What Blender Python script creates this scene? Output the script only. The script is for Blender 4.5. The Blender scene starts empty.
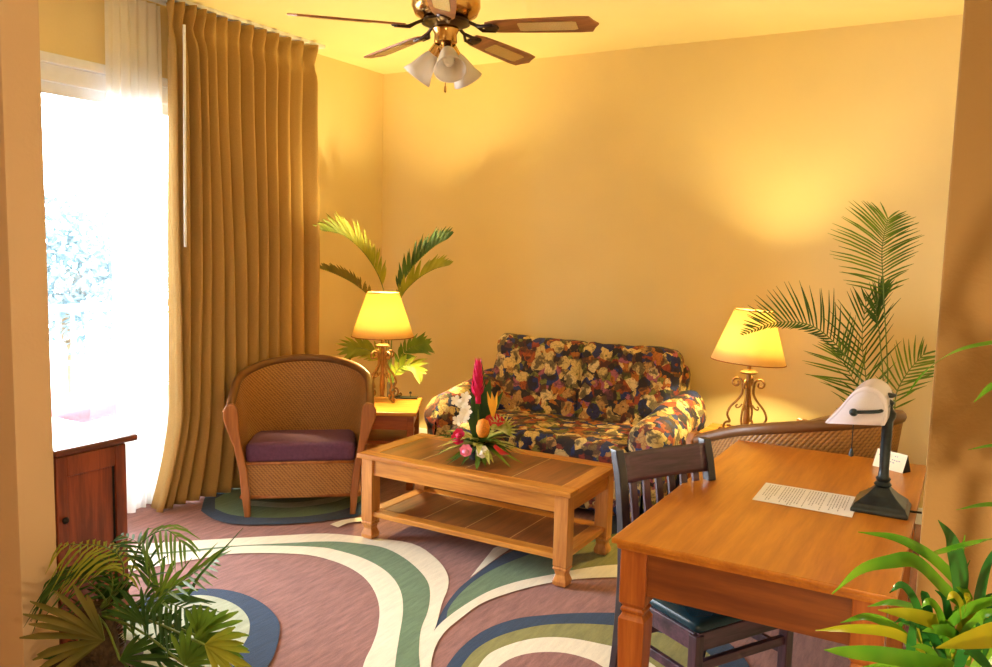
import bpy, bmesh, math, random
from mathutils import Vector, Matrix, noise
PI = math.pi
V = Vector
sc = bpy.context.scene
COL = sc.collection

# ------------------------------------------------------------------ camera
F_PX, YAW, PITCH, ROLL = 822.35, 0.5225, 0.106, 0.0248
cy_, sy_ = math.cos(YAW), math.sin(YAW)
FW = V((-sy_ * math.cos(PITCH), cy_ * math.cos(PITCH), -math.sin(PITCH)))
R0 = V((cy_, sy_, 0)); U0 = R0.cross(FW)
RT = math.cos(ROLL) * R0 + math.sin(ROLL) * U0
UP = -math.sin(ROLL) * R0 + math.cos(ROLL) * U0
EYE = V((0, 0, 1.6))
camd = bpy.data.cameras.new('camera'); cam = bpy.data.objects.new('camera', camd); COL.objects.link(cam)
camd.lens = F_PX * 36 / 992; camd.sensor_width = 36; camd.clip_start = 0.02; camd.clip_end = 200
m = Matrix((RT, UP, -FW)).transposed().to_4x4(); m.translation = EYE
cam.matrix_world = m
sc.camera = cam

def at(px, py, x=None, y=None, z=None):
    d = FW + (px - 496) / F_PX * RT - (py - 333.5) / F_PX * UP
    t = (z - 1.6) / d.z if z is not None else (y / d.y if y is not None else x / d.x)
    return EYE + d * t

# ------------------------------------------------------------------ materials
MATS = {}
def lin(c):
    return tuple(((v / 255) / 12.92 if v / 255 <= 0.04045 else ((v / 255 + 0.055) / 1.055) ** 2.4) for v in c) + (1,)

def nodes_of(name):
    mt = bpy.data.materials.new(name); mt.use_nodes = True
    nt = mt.node_tree; b = nt.nodes['Principled BSDF']
    MATS[name] = mt
    return mt, nt, b

def N(nt, kind, **kw):
    n = nt.nodes.new(kind)
    for k, v in kw.items():
        if k in n.inputs: n.inputs[k].default_value = v
        else: setattr(n, k, v)
    return n

def coords(nt, scale=(1, 1, 1), which='Object', rot=(0, 0, 0)):
    tc = nt.nodes.new('ShaderNodeTexCoord'); mp = nt.nodes.new('ShaderNodeMapping')
    mp.inputs['Scale'].default_value = scale; mp.inputs['Rotation'].default_value = rot
    nt.links.new(tc.outputs[which], mp.inputs['Vector'])
    return mp.outputs['Vector']

def ramp(nt, fac, stops, interp='LINEAR'):
    r = nt.nodes.new('ShaderNodeValToRGB'); r.color_ramp.interpolation = interp
    el = r.color_ramp.elements
    while len(el) < len(stops): el.new(0.5)
    for e, (p, c) in zip(el, stops): e.position = p; e.color = c
    nt.links.new(fac, r.inputs['Fac'])
    return r.outputs['Color']

def bump(nt, b, h, strength=0.3, dist=0.01):
    bp = N(nt, 'ShaderNodeBump', Strength=strength, Distance=dist)
    nt.links.new(h, bp.inputs['Height']); nt.links.new(bp.outputs['Normal'], b.inputs['Normal'])

def plain(name, c, rough=0.6, metal=0.0, var=0.12, scale=20, spec=0.5, bmp=0.0, coat=0.0, **extra):
    mt, nt, b = nodes_of(name)
    n = N(nt, 'ShaderNodeTexNoise', Scale=scale, Detail=4.0)
    nt.links.new(coords(nt), n.inputs['Vector'])
    c = lin(c) if max(c) > 1 else tuple(c) + (1,)
    lo = tuple(v * (1 - var) for v in c[:3]) + (1,); hi = tuple(min(1, v * (1 + var)) for v in c[:3]) + (1,)
    nt.links.new(ramp(nt, n.outputs['Fac'], [(0.3, lo), (0.7, hi)]), b.inputs['Base Color'])
    b.inputs['Roughness'].default_value = rough; b.inputs['Metallic'].default_value = metal
    b.inputs['Specular IOR Level'].default_value = spec
    b.inputs['Coat Weight'].default_value = coat
    if bmp: bump(nt, b, n.outputs['Fac'], bmp, 0.005)
    for k, v in extra.items(): b.inputs[k].default_value = v
    return mt

def wood(name, c1, c2, axis='X', rough=0.35, coat=0.3, scale=1.0):
    mt, nt, b = nodes_of(name)
    s = {'X': (1.2, 14, 14), 'Y': (14, 1.2, 14), 'Z': (14, 14, 1.2)}[axis]
    s = tuple(v * scale for v in s)
    co = coords(nt, s)
    n = N(nt, 'ShaderNodeTexNoise', Scale=1.6, Detail=6.0, Roughness=0.55, Distortion=0.2)
    nt.links.new(co, n.inputs['Vector'])
    n2 = N(nt, 'ShaderNodeTexNoise', Scale=9.0, Detail=3.0)
    nt.links.new(co, n2.inputs['Vector'])
    mx = N(nt, 'ShaderNodeMath', operation='MULTIPLY_ADD'); mx.inputs[1].default_value = 0.3
    nt.links.new(n2.outputs['Fac'], mx.inputs[0]); nt.links.new(n.outputs['Fac'], mx.inputs[2])
    nt.links.new(ramp(nt, mx.outputs[0], [(0.45, lin(c2)), (0.62, lin(tuple((a + q) / 2 for a, q in zip(c1, c2)))), (0.8, lin(c1))]), b.inputs['Base Color'])
    b.inputs['Roughness'].default_value = rough; b.inputs['Coat Weight'].default_value = coat
    b.inputs['Coat Roughness'].default_value = 0.25
    return mt

def wallmat(name, c, bmp=0.15, scale=60, rough=0.85):
    mt, nt, b = nodes_of(name)
    co = coords(nt)
    n = N(nt, 'ShaderNodeTexNoise', Scale=scale, Detail=5.0); nt.links.new(co, n.inputs['Vector'])
    n2 = N(nt, 'ShaderNodeTexNoise', Scale=1.5, Detail=2.0); nt.links.new(co, n2.inputs['Vector'])
    lo = tuple(v * 0.96 for v in c) + (1,); hi = tuple(min(1, v * 1.03) for v in c) + (1,)
    nt.links.new(ramp(nt, n2.outputs['Fac'], [(0.3, lo), (0.7, hi)]), b.inputs['Base Color'])
    b.inputs['Roughness'].default_value = rough
    bump(nt, b, n.outputs['Fac'], bmp, 0.006)
    return mt

M_WALL = wallmat('wall_paint', (0.80, 0.64, 0.32))
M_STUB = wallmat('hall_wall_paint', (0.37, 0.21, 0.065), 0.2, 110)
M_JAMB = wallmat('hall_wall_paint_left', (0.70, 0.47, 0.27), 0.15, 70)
M_CEIL = wallmat('ceiling_paint', (0.92, 0.80, 0.42), 0.05, 80)
M_WHITE = plain('white_paint', (235, 238, 245), 0.35, var=0.03)
M_BLACK = plain('dark_wood_black', (34, 24, 34), 0.35, coat=0.3)
M_CHAIRW = wood('dark_chair_wood', (88, 58, 72), (36, 22, 34), 'Z', 0.35)
M_CHAIRX = wood('dark_chair_wood_rail', (92, 62, 78), (40, 26, 40), 'Y', 0.35)
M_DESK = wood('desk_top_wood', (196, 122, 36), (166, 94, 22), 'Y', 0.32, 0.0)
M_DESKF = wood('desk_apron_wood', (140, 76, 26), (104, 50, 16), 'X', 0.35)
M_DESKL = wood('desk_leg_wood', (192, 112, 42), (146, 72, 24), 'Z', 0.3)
M_TABX = wood('coffee_table_wood', (206, 140, 56), (160, 94, 30), 'X', 0.3)
M_TABY = wood('coffee_table_cross_wood', (206, 140, 62), (160, 94, 36), 'Y', 0.3)
M_TABZ = wood('coffee_table_leg_wood', (210, 146, 74), (166, 100, 44), 'Z', 0.35)
M_TILE = wood('table_inlay_panel', (150, 88, 44), (100, 54, 28), 'Y', 0.3, scale=0.8)
M_GROUT = plain('pale_inlay_line', (226, 200, 150), 0.6)
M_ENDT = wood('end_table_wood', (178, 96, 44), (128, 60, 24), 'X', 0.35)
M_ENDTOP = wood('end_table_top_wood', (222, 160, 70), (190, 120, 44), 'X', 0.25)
M_DRES = wood('dresser_wood', (150, 70, 36), (92, 36, 18), 'Z', 0.35)
M_DREST = wood('dresser_top_wood', (120, 56, 30), (74, 30, 16), 'Y', 0.3)
M_DARK = plain('dark_recess', (24, 14, 10), 0.8)
M_IRON = plain('antique_iron', (150, 112, 66), 0.45, 0.6, var=0.25, scale=40)
M_IRON2 = plain('dark_bronze', (52, 58, 62), 0.35, 0.7, var=0.3, scale=30)
M_BRASS = plain('fan_brass', (196, 150, 84), 0.22, 1.0, var=0.2, scale=8)
M_BRASSD = plain('fan_dark_metal', (60, 44, 36), 0.3, 0.8, var=0.2)
M_FANW = wood('fan_blade_wood', (168, 104, 54), (116, 66, 32), 'X', 0.4)
M_ARMW = wood('armchair_wood', (176, 112, 58), (134, 76, 36), 'Z', 0.35)
M_SEATC = plain('purple_seat_fabric', (96, 58, 92), 0.85, var=0.15, scale=60, bmp=0.2)
M_TEAL = plain('dark_teal_vinyl', (22, 52, 64), 0.25, var=0.1)
M_POT = plain('dark_planter', (60, 40, 30), 0.6)
M_POTW = plain('woven_planter', (140, 90, 50), 0.8, var=0.3, scale=60, bmp=0.4)
M_SOIL = plain('potting_soil', (46, 32, 22), 0.95, var=0.4, scale=80, bmp=0.6)
M_BARK = plain('palm_bark', (74, 58, 38), 0.95, var=0.5, scale=45, bmp=1.0)
M_PAPER = plain('white_paper', (240, 238, 250), 0.8, var=0.02)
M_INK = plain('grey_ink', (168, 164, 182), 0.9)
M_CARD = plain('cream_card', (244, 240, 214), 0.7, var=0.02)
M_CARDB = plain('black_card', (14, 12, 12), 0.7)
M_TRAY = plain('black_plastic', (16, 16, 16), 0.4)
M_DECK = plain('pale_balcony_tile', (225, 222, 218), 0.6, var=0.05)
M_STEM = plain('stem_green', (96, 118, 42), 0.5, var=0.2)

def leafmat(name, c1, c2, trans=0.35, rough=0.5, scale=6):
    mt, nt, b = nodes_of(name)
    n = N(nt, 'ShaderNodeTexNoise', Scale=scale, Detail=3.0); nt.links.new(coords(nt), n.inputs['Vector'])
    cr = ramp(nt, n.outputs['Fac'], [(0.35, lin(c1)), (0.65, lin(c2))])
    nt.links.new(cr, b.inputs['Base Color']); b.inputs['Roughness'].default_value = rough
    tr = nt.nodes.new('ShaderNodeBsdfTranslucent'); nt.links.new(cr, tr.inputs['Color'])
    mx = nt.nodes.new('ShaderNodeMixShader'); mx.inputs[0].default_value = trans
    nt.links.new(b.outputs[0], mx.inputs[1]); nt.links.new(tr.outputs[0], mx.inputs[2])
    nt.links.new(mx.outputs[0], nt.nodes['Material Output'].inputs['Surface'])
    return mt
M_LEAF = leafmat('palm_leaf_green', (70, 110, 34), (120, 150, 48))
M_LEAFD = leafmat('palm_leaf_dark', (40, 78, 30), (70, 108, 38))
M_LEAFY = leafmat('palm_leaf_yellow_green', (130, 146, 40), (176, 178, 60))
M_LEAFO = leafmat('palm_leaf_olive', (104, 104, 44), (138, 126, 62))
M_BROAD = leafmat('broad_leaf_green', (58, 128, 26), (120, 168, 40), 0.25, 0.25, 9)
M_BROADY = leafmat('broad_leaf_yellowing', (150, 160, 24), (186, 170, 36), 0.25, 0.3, 9)
M_BROADD = leafmat('broad_leaf_deep_green', (26, 84, 34), (50, 118, 40), 0.2, 0.22, 9)
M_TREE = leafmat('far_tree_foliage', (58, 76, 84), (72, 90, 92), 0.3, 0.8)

# wicker
def wickermat(name, c1, c2, sc_=1.0):
    mt, nt, b = nodes_of(name)
    uv = coords(nt, (sc_, sc_, 1), 'UV')
    w1 = N(nt, 'ShaderNodeTexWave', Scale=22.0, Distortion=0.4); w1.bands_direction = 'DIAGONAL'
    nt.links.new(uv, w1.inputs['Vector'])
    ck = N(nt, 'ShaderNodeTexBrick', Scale=26.0); ck.inputs['Mortar Size'].default_value = 0.03
    ck.inputs['Brick Width'].default_value = 0.9; ck.inputs['Row Height'].default_value = 0.35
    nt.links.new(uv, ck.inputs['Vector'])
    ck.inputs['Color1'].default_value = (1, 1, 1, 1); ck.inputs['Color2'].default_value = (0.55, 0.55, 0.55, 1); ck.inputs['Mortar'].default_value = (0, 0, 0, 1)
    mx = N(nt, 'ShaderNodeMath', operation='MULTIPLY_ADD'); mx.inputs[1].default_value = 0.5
    nt.links.new(w1.outputs['Fac'], mx.inputs[0])
    bw = nt.nodes.new('ShaderNodeRGBToBW'); nt.links.new(ck.outputs['Color'], bw.inputs[0])
    h = N(nt, 'ShaderNodeMath', operation='MULTIPLY'); h.inputs[1].default_value = 0.5
    nt.links.new(bw.outputs[0], h.inputs[0]); nt.links.new(h.outputs[0], mx.inputs[2])
    nt.links.new(ramp(nt, mx.outputs[0], [(0.1, lin(c2)), (0.75, lin(c1))]), b.inputs['Base Color'])
    b.inputs['Roughness'].default_value = 0.42
    bump(nt, b, mx.outputs[0], 0.6, 0.006)
    return mt
M_WICK = wickermat('tan_wicker', (186, 134, 74), (112, 72, 38))
M_CANE = wickermat('blade_cane', (236, 200, 110), (200, 156, 70), 6)

# floral fabric: overlapping blossoms, leaves and dark ground
def floral():
    mt, nt, b = nodes_of('floral_slipcover')
    tc = nt.nodes.new('ShaderNodeTexCoord')
    dn = N(nt, 'ShaderNodeTexNoise', Scale=14.0, Detail=4.0); nt.links.new(tc.outputs['Object'], dn.inputs['Vector'])
    ad = N(nt, 'ShaderNodeVectorMath', operation='MULTIPLY_ADD'); ad.inputs[1].default_value = (0.085, 0.085, 0.085)
    nt.links.new(dn.outputs['Color'], ad.inputs[0]); nt.links.new(tc.outputs['Object'], ad.inputs[2])
    def vor(scale, feature='F1', off=0.0):
        mp = nt.nodes.new('ShaderNodeMapping'); mp.inputs['Location'].default_value = (off, off * 1.7, off * .6)
        nt.links.new(ad.outputs[0], mp.inputs['Vector'])
        v = N(nt, 'ShaderNodeTexVoronoi', Scale=scale); v.feature = feature
        nt.links.new(mp.outputs[0], v.inputs['Vector']); return v
    small = vor(22.0, 'F1', 3.0)
    sep = nt.nodes.new('ShaderNodeSeparateColor'); nt.links.new(small.outputs['Color'], sep.inputs[0])
    ground = ramp(nt, sep.outputs[0], [(0.0, lin((40, 40, 52))), (0.16, lin((36, 54, 112))), (0.30, lin((138, 58, 48))), (0.42, lin((176, 106, 50))),
                                      (0.58, lin((120, 120, 64))), (0.70, lin((214, 184, 116))), (0.86, lin((60, 44, 48))), (0.93, lin((160, 90, 110)))], 'CONSTANT')
    big = vor(9.5, 'F1', 0.0)
    sb = nt.nodes.new('ShaderNodeSeparateColor'); nt.links.new(big.outputs['Color'], sb.inputs[0])
    petal = ramp(nt, sb.outputs[1], [(0.0, lin((206, 180, 116))), (0.3, lin((180, 138, 84))), (0.5, lin((34, 44, 96))), (0.64, lin((220, 196, 140))), (0.88, lin((160, 78, 44)))], 'CONSTANT')
    # scalloped blossom mask with a dark eye
    msk = ramp(nt, big.outputs['Distance'], [(0.0, (0, 0, 0, 1)), (0.10, (1, 1, 1, 1)), (0.46, (0, 0, 0, 1))], 'CONSTANT')
    wob = vor(30.0, 'DISTANCE_TO_EDGE', 1.0)
    wm = ramp(nt, wob.outputs['Distance'], [(0.0, (0.5, 0.5, 0.5, 1)), (0.08, (1, 1, 1, 1))])
    m1 = nt.nodes.new('ShaderNodeMix'); m1.data_type = 'RGBA'
    nt.links.new(msk, m1.inputs['Factor']); nt.links.new(ground, m1.inputs['A']); nt.links.new(petal, m1.inputs['B'])
    m2 = nt.nodes.new('ShaderNodeMix'); m2.data_type = 'RGBA'; m2.blend_type = 'MULTIPLY'; m2.inputs['Factor'].default_value = 0.9
    nt.links.new(m1.outputs['Result'], m2.inputs['A']); nt.links.new(wm, m2.inputs['B'])
    dk_ = N(nt, 'ShaderNodeTexNoise', Scale=15.0, Detail=3.0); nt.links.new(ad.outputs[0], dk_.inputs['Vector'])
    dm = ramp(nt, dk_.outputs['Fac'], [(0.50, (0, 0, 0, 1)), (0.57, (1, 1, 1, 1))])
    m3 = nt.nodes.new('ShaderNodeMix'); m3.data_type = 'RGBA'; m3.inputs['B'].default_value = lin((34, 30, 44))
    mm = N(nt, 'ShaderNodeMath', operation='MULTIPLY'); mm.inputs[1].default_value = .8; nt.links.new(dm, mm.inputs[0]); nt.links.new(mm.outputs[0], m3.inputs['Factor'])
    nt.links.new(m2.outputs['Result'], m3.inputs['A'])
    nt.links.new(m3.outputs['Result'], b.inputs['Base Color'])
    b.inputs['Roughness'].default_value = 0.8
    n = N(nt, 'ShaderNodeTexNoise', Scale=14.0, Detail=3.0); nt.links.new(tc.outputs['Object'], n.inputs['Vector'])
    bump(nt, b, n.outputs['Fac'], 0.35, 0.02)
    return mt
M_FLORAL = floral()

def carpetmat(name, c, var=0.22):
    mt, nt, b = nodes_of(name)
    n = N(nt, 'ShaderNodeTexNoise', Scale=3.0, Detail=6.0, Roughness=0.7)
    nt.links.new(coords(nt, (14, 2.2, 1), rot=(0, 0, 0.5)), n.inputs['Vector'])
    n2 = N(nt, 'ShaderNodeTexNoise', Scale=260.0, Detail=2.0); nt.links.new(coords(nt), n2.inputs['Vector'])
    mx = N(nt, 'ShaderNodeMath', operation='MULTIPLY_ADD'); mx.inputs[1].default_value = 0.4
    nt.links.new(n2.outputs['Fac'], mx.inputs[0]); nt.links.new(n.outputs['Fac'], mx.inputs[2])
    c = lin(c)
    nt.links.new(ramp(nt, mx.outputs[0], [(0.5, tuple(v * (1 - var) for v in c[:3]) + (1,)), (0.9, tuple(min(1, v * (1 + var)) for v in c[:3]) + (1,))]), b.inputs['Base Color'])
    b.inputs['Roughness'].default_value = 0.95; b.inputs['Sheen Weight'].default_value = 0.15
    b.inputs['Specular IOR Level'].default_value = 0.15
    bump(nt, b, mx.outputs[0], 0.5, 0.006)
    return mt
C_MAUVE = carpetmat('carpet_mauve', (142, 98, 90), .34)
C_CREAM = carpetmat('carpet_cream', (228, 218, 196), 0.1)
C_GREEN = carpetmat('carpet_green', (98, 122, 90))
C_OLIVE = carpetmat('carpet_olive', (132, 128, 70))
C_NAVY = carpetmat('carpet_navy', (32, 54, 82))
C_PALE = carpetmat('carpet_pale_green', (170, 176, 150))

def clothmat(name, c, var=0.08, trans=0.0, rough=0.85, transp=0.0):
    mt, nt, b = nodes_of(name)
    n = N(nt, 'ShaderNodeTexNoise', Scale=350.0, Detail=2.0); nt.links.new(coords(nt, (1, 1, 0.4)), n.inputs['Vector'])
    cc = lin(c)
    cr = ramp(nt, n.outputs['Fac'], [(0.3, tuple(v * (1 - var) for v in cc[:3]) + (1,)), (0.7, tuple(min(1, v * (1 + var)) for v in cc[:3]) + (1,))])
    nt.links.new(cr, b.inputs['Base Color']); b.inputs['Roughness'].default_value = rough
    b.inputs['Specular IOR Level'].default_value = 0.2
    out = b.outputs[0]
    if trans:
        tr = nt.nodes.new('ShaderNodeBsdfTranslucent'); nt.links.new(cr, tr.inputs['Color'])
        mx = nt.nodes.new('ShaderNodeMixShader'); mx.inputs[0].default_value = trans
        nt.links.new(out, mx.inputs[1]); nt.links.new(tr.outputs[0], mx.inputs[2]); out = mx.outputs[0]
    if transp:
        tp = nt.nodes.new('ShaderNodeBsdfTransparent')
        mx = nt.nodes.new('ShaderNodeMixShader'); mx.inputs[0].default_value = transp
        nt.links.new(out, mx.inputs[1]); nt.links.new(tp.outputs[0], mx.inputs[2]); out = mx.outputs[0]
    nt.links.new(out, nt.nodes['Material Output'].inputs['Surface'])
    return mt
M_DRAPE = clothmat('gold_drape', (182, 146, 88), trans=0.12)
M_SHEER = clothmat('white_sheer', (250, 248, 244), 0.02, trans=0.5, transp=0.06)
M_SHADE = clothmat('parchment_shade', (252, 230, 168), 0.03, trans=0.62)
M_SHADEG = clothmat('frosted_glass', (238, 228, 214), 0.02, trans=0.35, rough=0.2)
M_MILK = clothmat('milk_glass', (236, 226, 236), 0.02, trans=0.25, rough=0.12)
M_TRIM = plain('shade_trim', (150, 92, 30), 0.8)

def emis(name, c, s):
    mt, nt, b = nodes_of(name)
    b.inputs['Emission Color'].default_value = tuple(c) + (1,); b.inputs['Emission Strength'].default_value = s
    b.inputs['Base Color'].default_value = (1, 1, 1, 1)
    return mt
M_BULB = emis('lit_bulb', (1, 0.62, 0.22), 12)
M_BULBOFF = plain('unlit_bulb', (245, 240, 225), 0.15, var=0.01)

def glassmat():
    mt, nt, b = nodes_of('window_glass')
    tp = nt.nodes.new('ShaderNodeBsdfTransparent'); gl = nt.nodes.new('ShaderNodeBsdfGlossy'); gl.inputs['Roughness'].default_value = 0.02
    fr = nt.nodes.new('ShaderNodeFresnel'); mx = nt.nodes.new('ShaderNodeMixShader')
    nt.links.new(fr.outputs[0], mx.inputs[0]); nt.links.new(tp.outputs[0], mx.inputs[1]); nt.links.new(gl.outputs[0], mx.inputs[2])
    nt.links.new(mx.outputs[0], nt.nodes['Material Output'].inputs['Surface'])
    return mt
M_GLASS = glassmat()

# ------------------------------------------------------------------ mesh builder
class MB:
    def __init__(s): s.v = []; s.f = []; s.mi = []; s.uv = {}
    def add(s, vs, fs, mi=0, uvs=None):
        o = len(s.v); s.v += [V(p) for p in vs]
        for f in fs: s.f.append([i + o for i in f]); s.mi.append(mi)
        if uvs:
            for i, u in enumerate(uvs): s.uv[o + i] = u
        return s
    def box(s, x0, x1, y0, y1, z0, z1, mi=0, M=None, bev=0.0):
        if bev:
            bm = bmesh.new(); bmesh.ops.create_cube(bm, size=1)
            for v in bm.verts: v.co = V(((v.co.x + .5) * (x1 - x0) + x0, (v.co.y + .5) * (y1 - y0) + y0, (v.co.z + .5) * (z1 - z0) + z0))
            bmesh.ops.bevel(bm, geom=bm.edges[:], offset=bev, segments=2, affect='EDGES', profile=0.6)
            bm.verts.index_update()
            vs = [v.co.copy() for v in bm.verts]; fs = [[v.index for v in f.verts] for f in bm.faces]; bm.free()
        else:
            vs = [V((x, y, z)) for x in (x0, x1) for y in (y0, y1) for z in (z0, z1)]
            fs = [(0, 1, 3, 2), (4, 6, 7, 5), (0, 4, 5, 1), (2, 3, 7, 6), (0, 2, 6, 4), (1, 5, 7, 3)]
        if M is not None: vs = [M @ p for p in vs]
        return s.add(vs, fs, mi)
    def lathe(s, prof, n=24, c=(0, 0, 0), M=None, mi=0, cap=False):
        vs = []; fs = []
        for r, z in prof:
            for i in range(n):
                a = 2 * PI * i / n; p = V((c[0] + r * math.cos(a), c[1] + r * math.sin(a), c[2] + z)); vs.append(M @ p if M is not None else p)
        for j in range(len(prof) - 1):
            for i in range(n):
                fs.append((j * n + i, j * n + (i + 1) % n, (j + 1) * n + (i + 1) % n, (j + 1) * n + i))
        if cap: fs.append(list(range(n))[::-1]); fs.append([(len(prof) - 1) * n + i for i in range(n)])
        return s.add(vs, fs, mi)
    def sqlathe(s, prof, c=(0, 0), mi=0):
        vs = []; fs = []
        for r, z in prof:
            for sx, sy in ((-1, -1), (1, -1), (1, 1), (-1, 1)): vs.append((c[0] + sx * r, c[1] + sy * r, z))
        for j in range(len(prof) - 1):
            for i in range(4): fs.append((j * 4 + i, j * 4 + (i + 1) % 4, (j + 1) * 4 + (i + 1) % 4, (j + 1) * 4 + i))
        fs.append([3, 2, 1, 0]); k = (len(prof) - 1) * 4; fs.append([k, k + 1, k + 2, k + 3])
        return s.add(vs, fs, mi)
    def tube(s, pts, r, n=8, mi=0, closed=False):
        pts = [V(p) for p in pts]; vs = []; fs = []; ref = None
        for i, p in enumerate(pts):
            t = (pts[min(i + 1, len(pts) - 1)] - pts[max(i - 1, 0)]).normalized()
            if ref is None: ref = t.orthogonal().normalized()
            ref = (ref - t * ref.dot(t)).normalized(); b = t.cross(ref)
            rr = r(i / (len(pts) - 1)) if callable(r) else r
            for k in range(n):
                a = 2 * PI * k / n; vs.append(p + (ref * math.cos(a) + b * math.sin(a)) * rr)
        for i in range(len(pts) - 1):
            for k in range(n): fs.append((i * n + k, i * n + (k + 1) % n, (i + 1) * n + (k + 1) % n, (i + 1) * n + k))
        fs.append(list(range(n))[::-1]); fs.append([(len(pts) - 1) * n + k for k in range(n)])
        return s.add(vs, fs, mi)
    def prism(s, poly, d, M, mi=0):
        n = len(poly); vs = [M @ V((x, y, 0)) for x, y in poly] + [M @ V((x, y, d)) for x, y in poly]
        fs = [list(range(n))[::-1], list(range(n, 2 * n))] + [(i, (i + 1) % n, n + (i + 1) % n, n + i) for i in range(n)]
        return s.add(vs, fs, mi)
    def grid(s, fn, nu, nv, mi=0, uvs=(1, 1), closed_u=False):
        vs = []; uv = []; fs = []
        for j in range(nv + 1):
            for i in range(nu + 1):
                vs.append(V(fn(i / nu, j / nv))); uv.append((i / nu * uvs[0], j / nv * uvs[1]))
        for j in range(nv):
            for i in range(nu):
                a = j * (nu + 1) + i; fs.append((a, a + 1, a + nu + 2, a + nu + 1))
        return s.add(vs, fs, mi, uv)
    def puffy(s, lo, hi, r, amp=0.0, seg=14, seed=0, M=None, crown=0.0, mi=0):
        lo = V(lo); hi = V(hi); bm = bmesh.new(); bmesh.ops.create_cube(bm, size=1)
        bmesh.ops.subdivide_edges(bm, edges=bm.edges[:], cuts=seg, use_grid_fill=True)
        c = (lo + hi) / 2; h = (hi - lo) / 2; bm.verts.index_update(); vs = []
        for v in bm.verts:
            q = V([math.sin(v.co[k] * PI) * 0.35 + v.co[k] * 2 * 0.65 for k in range(3)])
            p = V([c[k] + q[k] * h[k] for k in range(3)])
            inn = V([min(max(p[k], lo[k] + r), hi[k] - r) for k in range(3)])
            d = p - inn
            if d.length > 1e-6: p = inn + d.normalized() * r
            if crown:
                p.z += crown * (1 - ((p.x - c.x) / h.x) ** 2) * (1 - ((p.y - c.y) / h.y) ** 2) * (1 if p.z > c.z else 0)
            if amp:
                nn = noise.noise_vector(p * 6 + V((seed, seed * 2, 0))) + 0.5 * noise.noise_vector(p * 15 + V((seed, 0, 0))); p += nn * amp
            vs.append(M @ p if M is not None else p)
        fs = [[v.index for v in f.verts] for f in bm.faces]; bm.free()
        return s.add(vs, fs, mi)
    def build(s, name, mats, parent=None, smooth=False, bevel=0.0, solid=0.0, sub=0):
        me = bpy.data.meshes.new(name); me.from_pydata([tuple(p) for p in s.v], [], s.f)
        if not isinstance(mats, (list, tuple)): mats = [mats]
        for mt in mats: me.materials.append(mt)
        me.polygons.foreach_set('material_index', s.mi)
        if s.uv:
            ul = me.uv_layers.new(name='UVMap')
            for lp in me.loops: ul.data[lp.index].uv = s.uv.get(lp.vertex_index, (0, 0))
        bm = bmesh.new(); bm.from_mesh(me); bmesh.ops.recalc_face_normals(bm, faces=bm.faces[:]); bm.to_mesh(me); bm.free()
        if smooth:
            me.polygons.foreach_set('use_smooth', [True] * len(me.polygons))
            if smooth != 'all':
                try: me.set_sharp_from_angle(angle=math.radians(42))
                except Exception: pass
        o = bpy.data.objects.new(name, me); COL.objects.link(o)
        if solid: md = o.modifiers.new('thickness', 'SOLIDIFY'); md.thickness = solid; md.offset = 0
        if bevel: md = o.modifiers.new('bevel', 'BEVEL'); md.width = bevel; md.segments = 2; md.limit_method = 'ANGLE'; md.angle_limit = math.radians(40)
        if parent is not None: o.parent = parent
        return o

def tag(o, label=None, cat=None, group=None, kind=None):
    if label: o['label'] = label
    if cat: o['category'] = cat
    if group: o['group'] = group
    if kind: o['kind'] = kind
    return o
def thing(name, label, cat, loc=(0, 0, 0), rz=0, group=None):
    o = bpy.data.objects.new(name, None); COL.objects.link(o); o.location = loc; o.rotation_euler = (0, 0, rz)
    o.empty_display_size = 0.1
    return tag(o, label, cat, group)
def struct(name, mb, mt, **k):
    return tag(mb.build(name, mt, **k), kind='structure')
def copy_tree(o, parent=None):
    c = o.copy(); COL.objects.link(c)
    if parent is not None: c.parent = parent
    for ch in [q for q in bpy.data.objects if q.parent == o]: copy_tree(ch, c)
    return c
def dup(o, loc, rz, label):
    c = copy_tree(o); c.location = loc; c.rotation_euler = (0, 0, rz); c['label'] = label; return c
def bez(ps, n=16):
    """Catmull-Rom through the points."""
    ps = [V(p) for p in ps]; P = [ps[0] * 2 - ps[1]] + ps + [ps[-1] * 2 - ps[-2]]; out = []
    seg = len(ps) - 1
    for k in range(n + 1):
        t = k / n * seg; i = min(int(t), seg - 1); u = t - i
        a, b, c, d = P[i], P[i + 1], P[i + 2], P[i + 3]
        out.append(0.5 * ((2 * b) + (c - a) * u + (2 * a - 5 * b + 4 * c - d) * u * u + (3 * b - a - 3 * c + d) * u ** 3))
    return out

# ------------------------------------------------------------------ room shell
XW, YB, H = -4.25, 5.45, 2.96        # window wall, back wall, ceiling height
XR, YP0, YP1 = -0.046, 1.605, 1.74    # right wall corner, partition front and back
fl = MB(); fl.box(XW, 1.6, -1.6, YB + .15, -0.1, 0)
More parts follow.
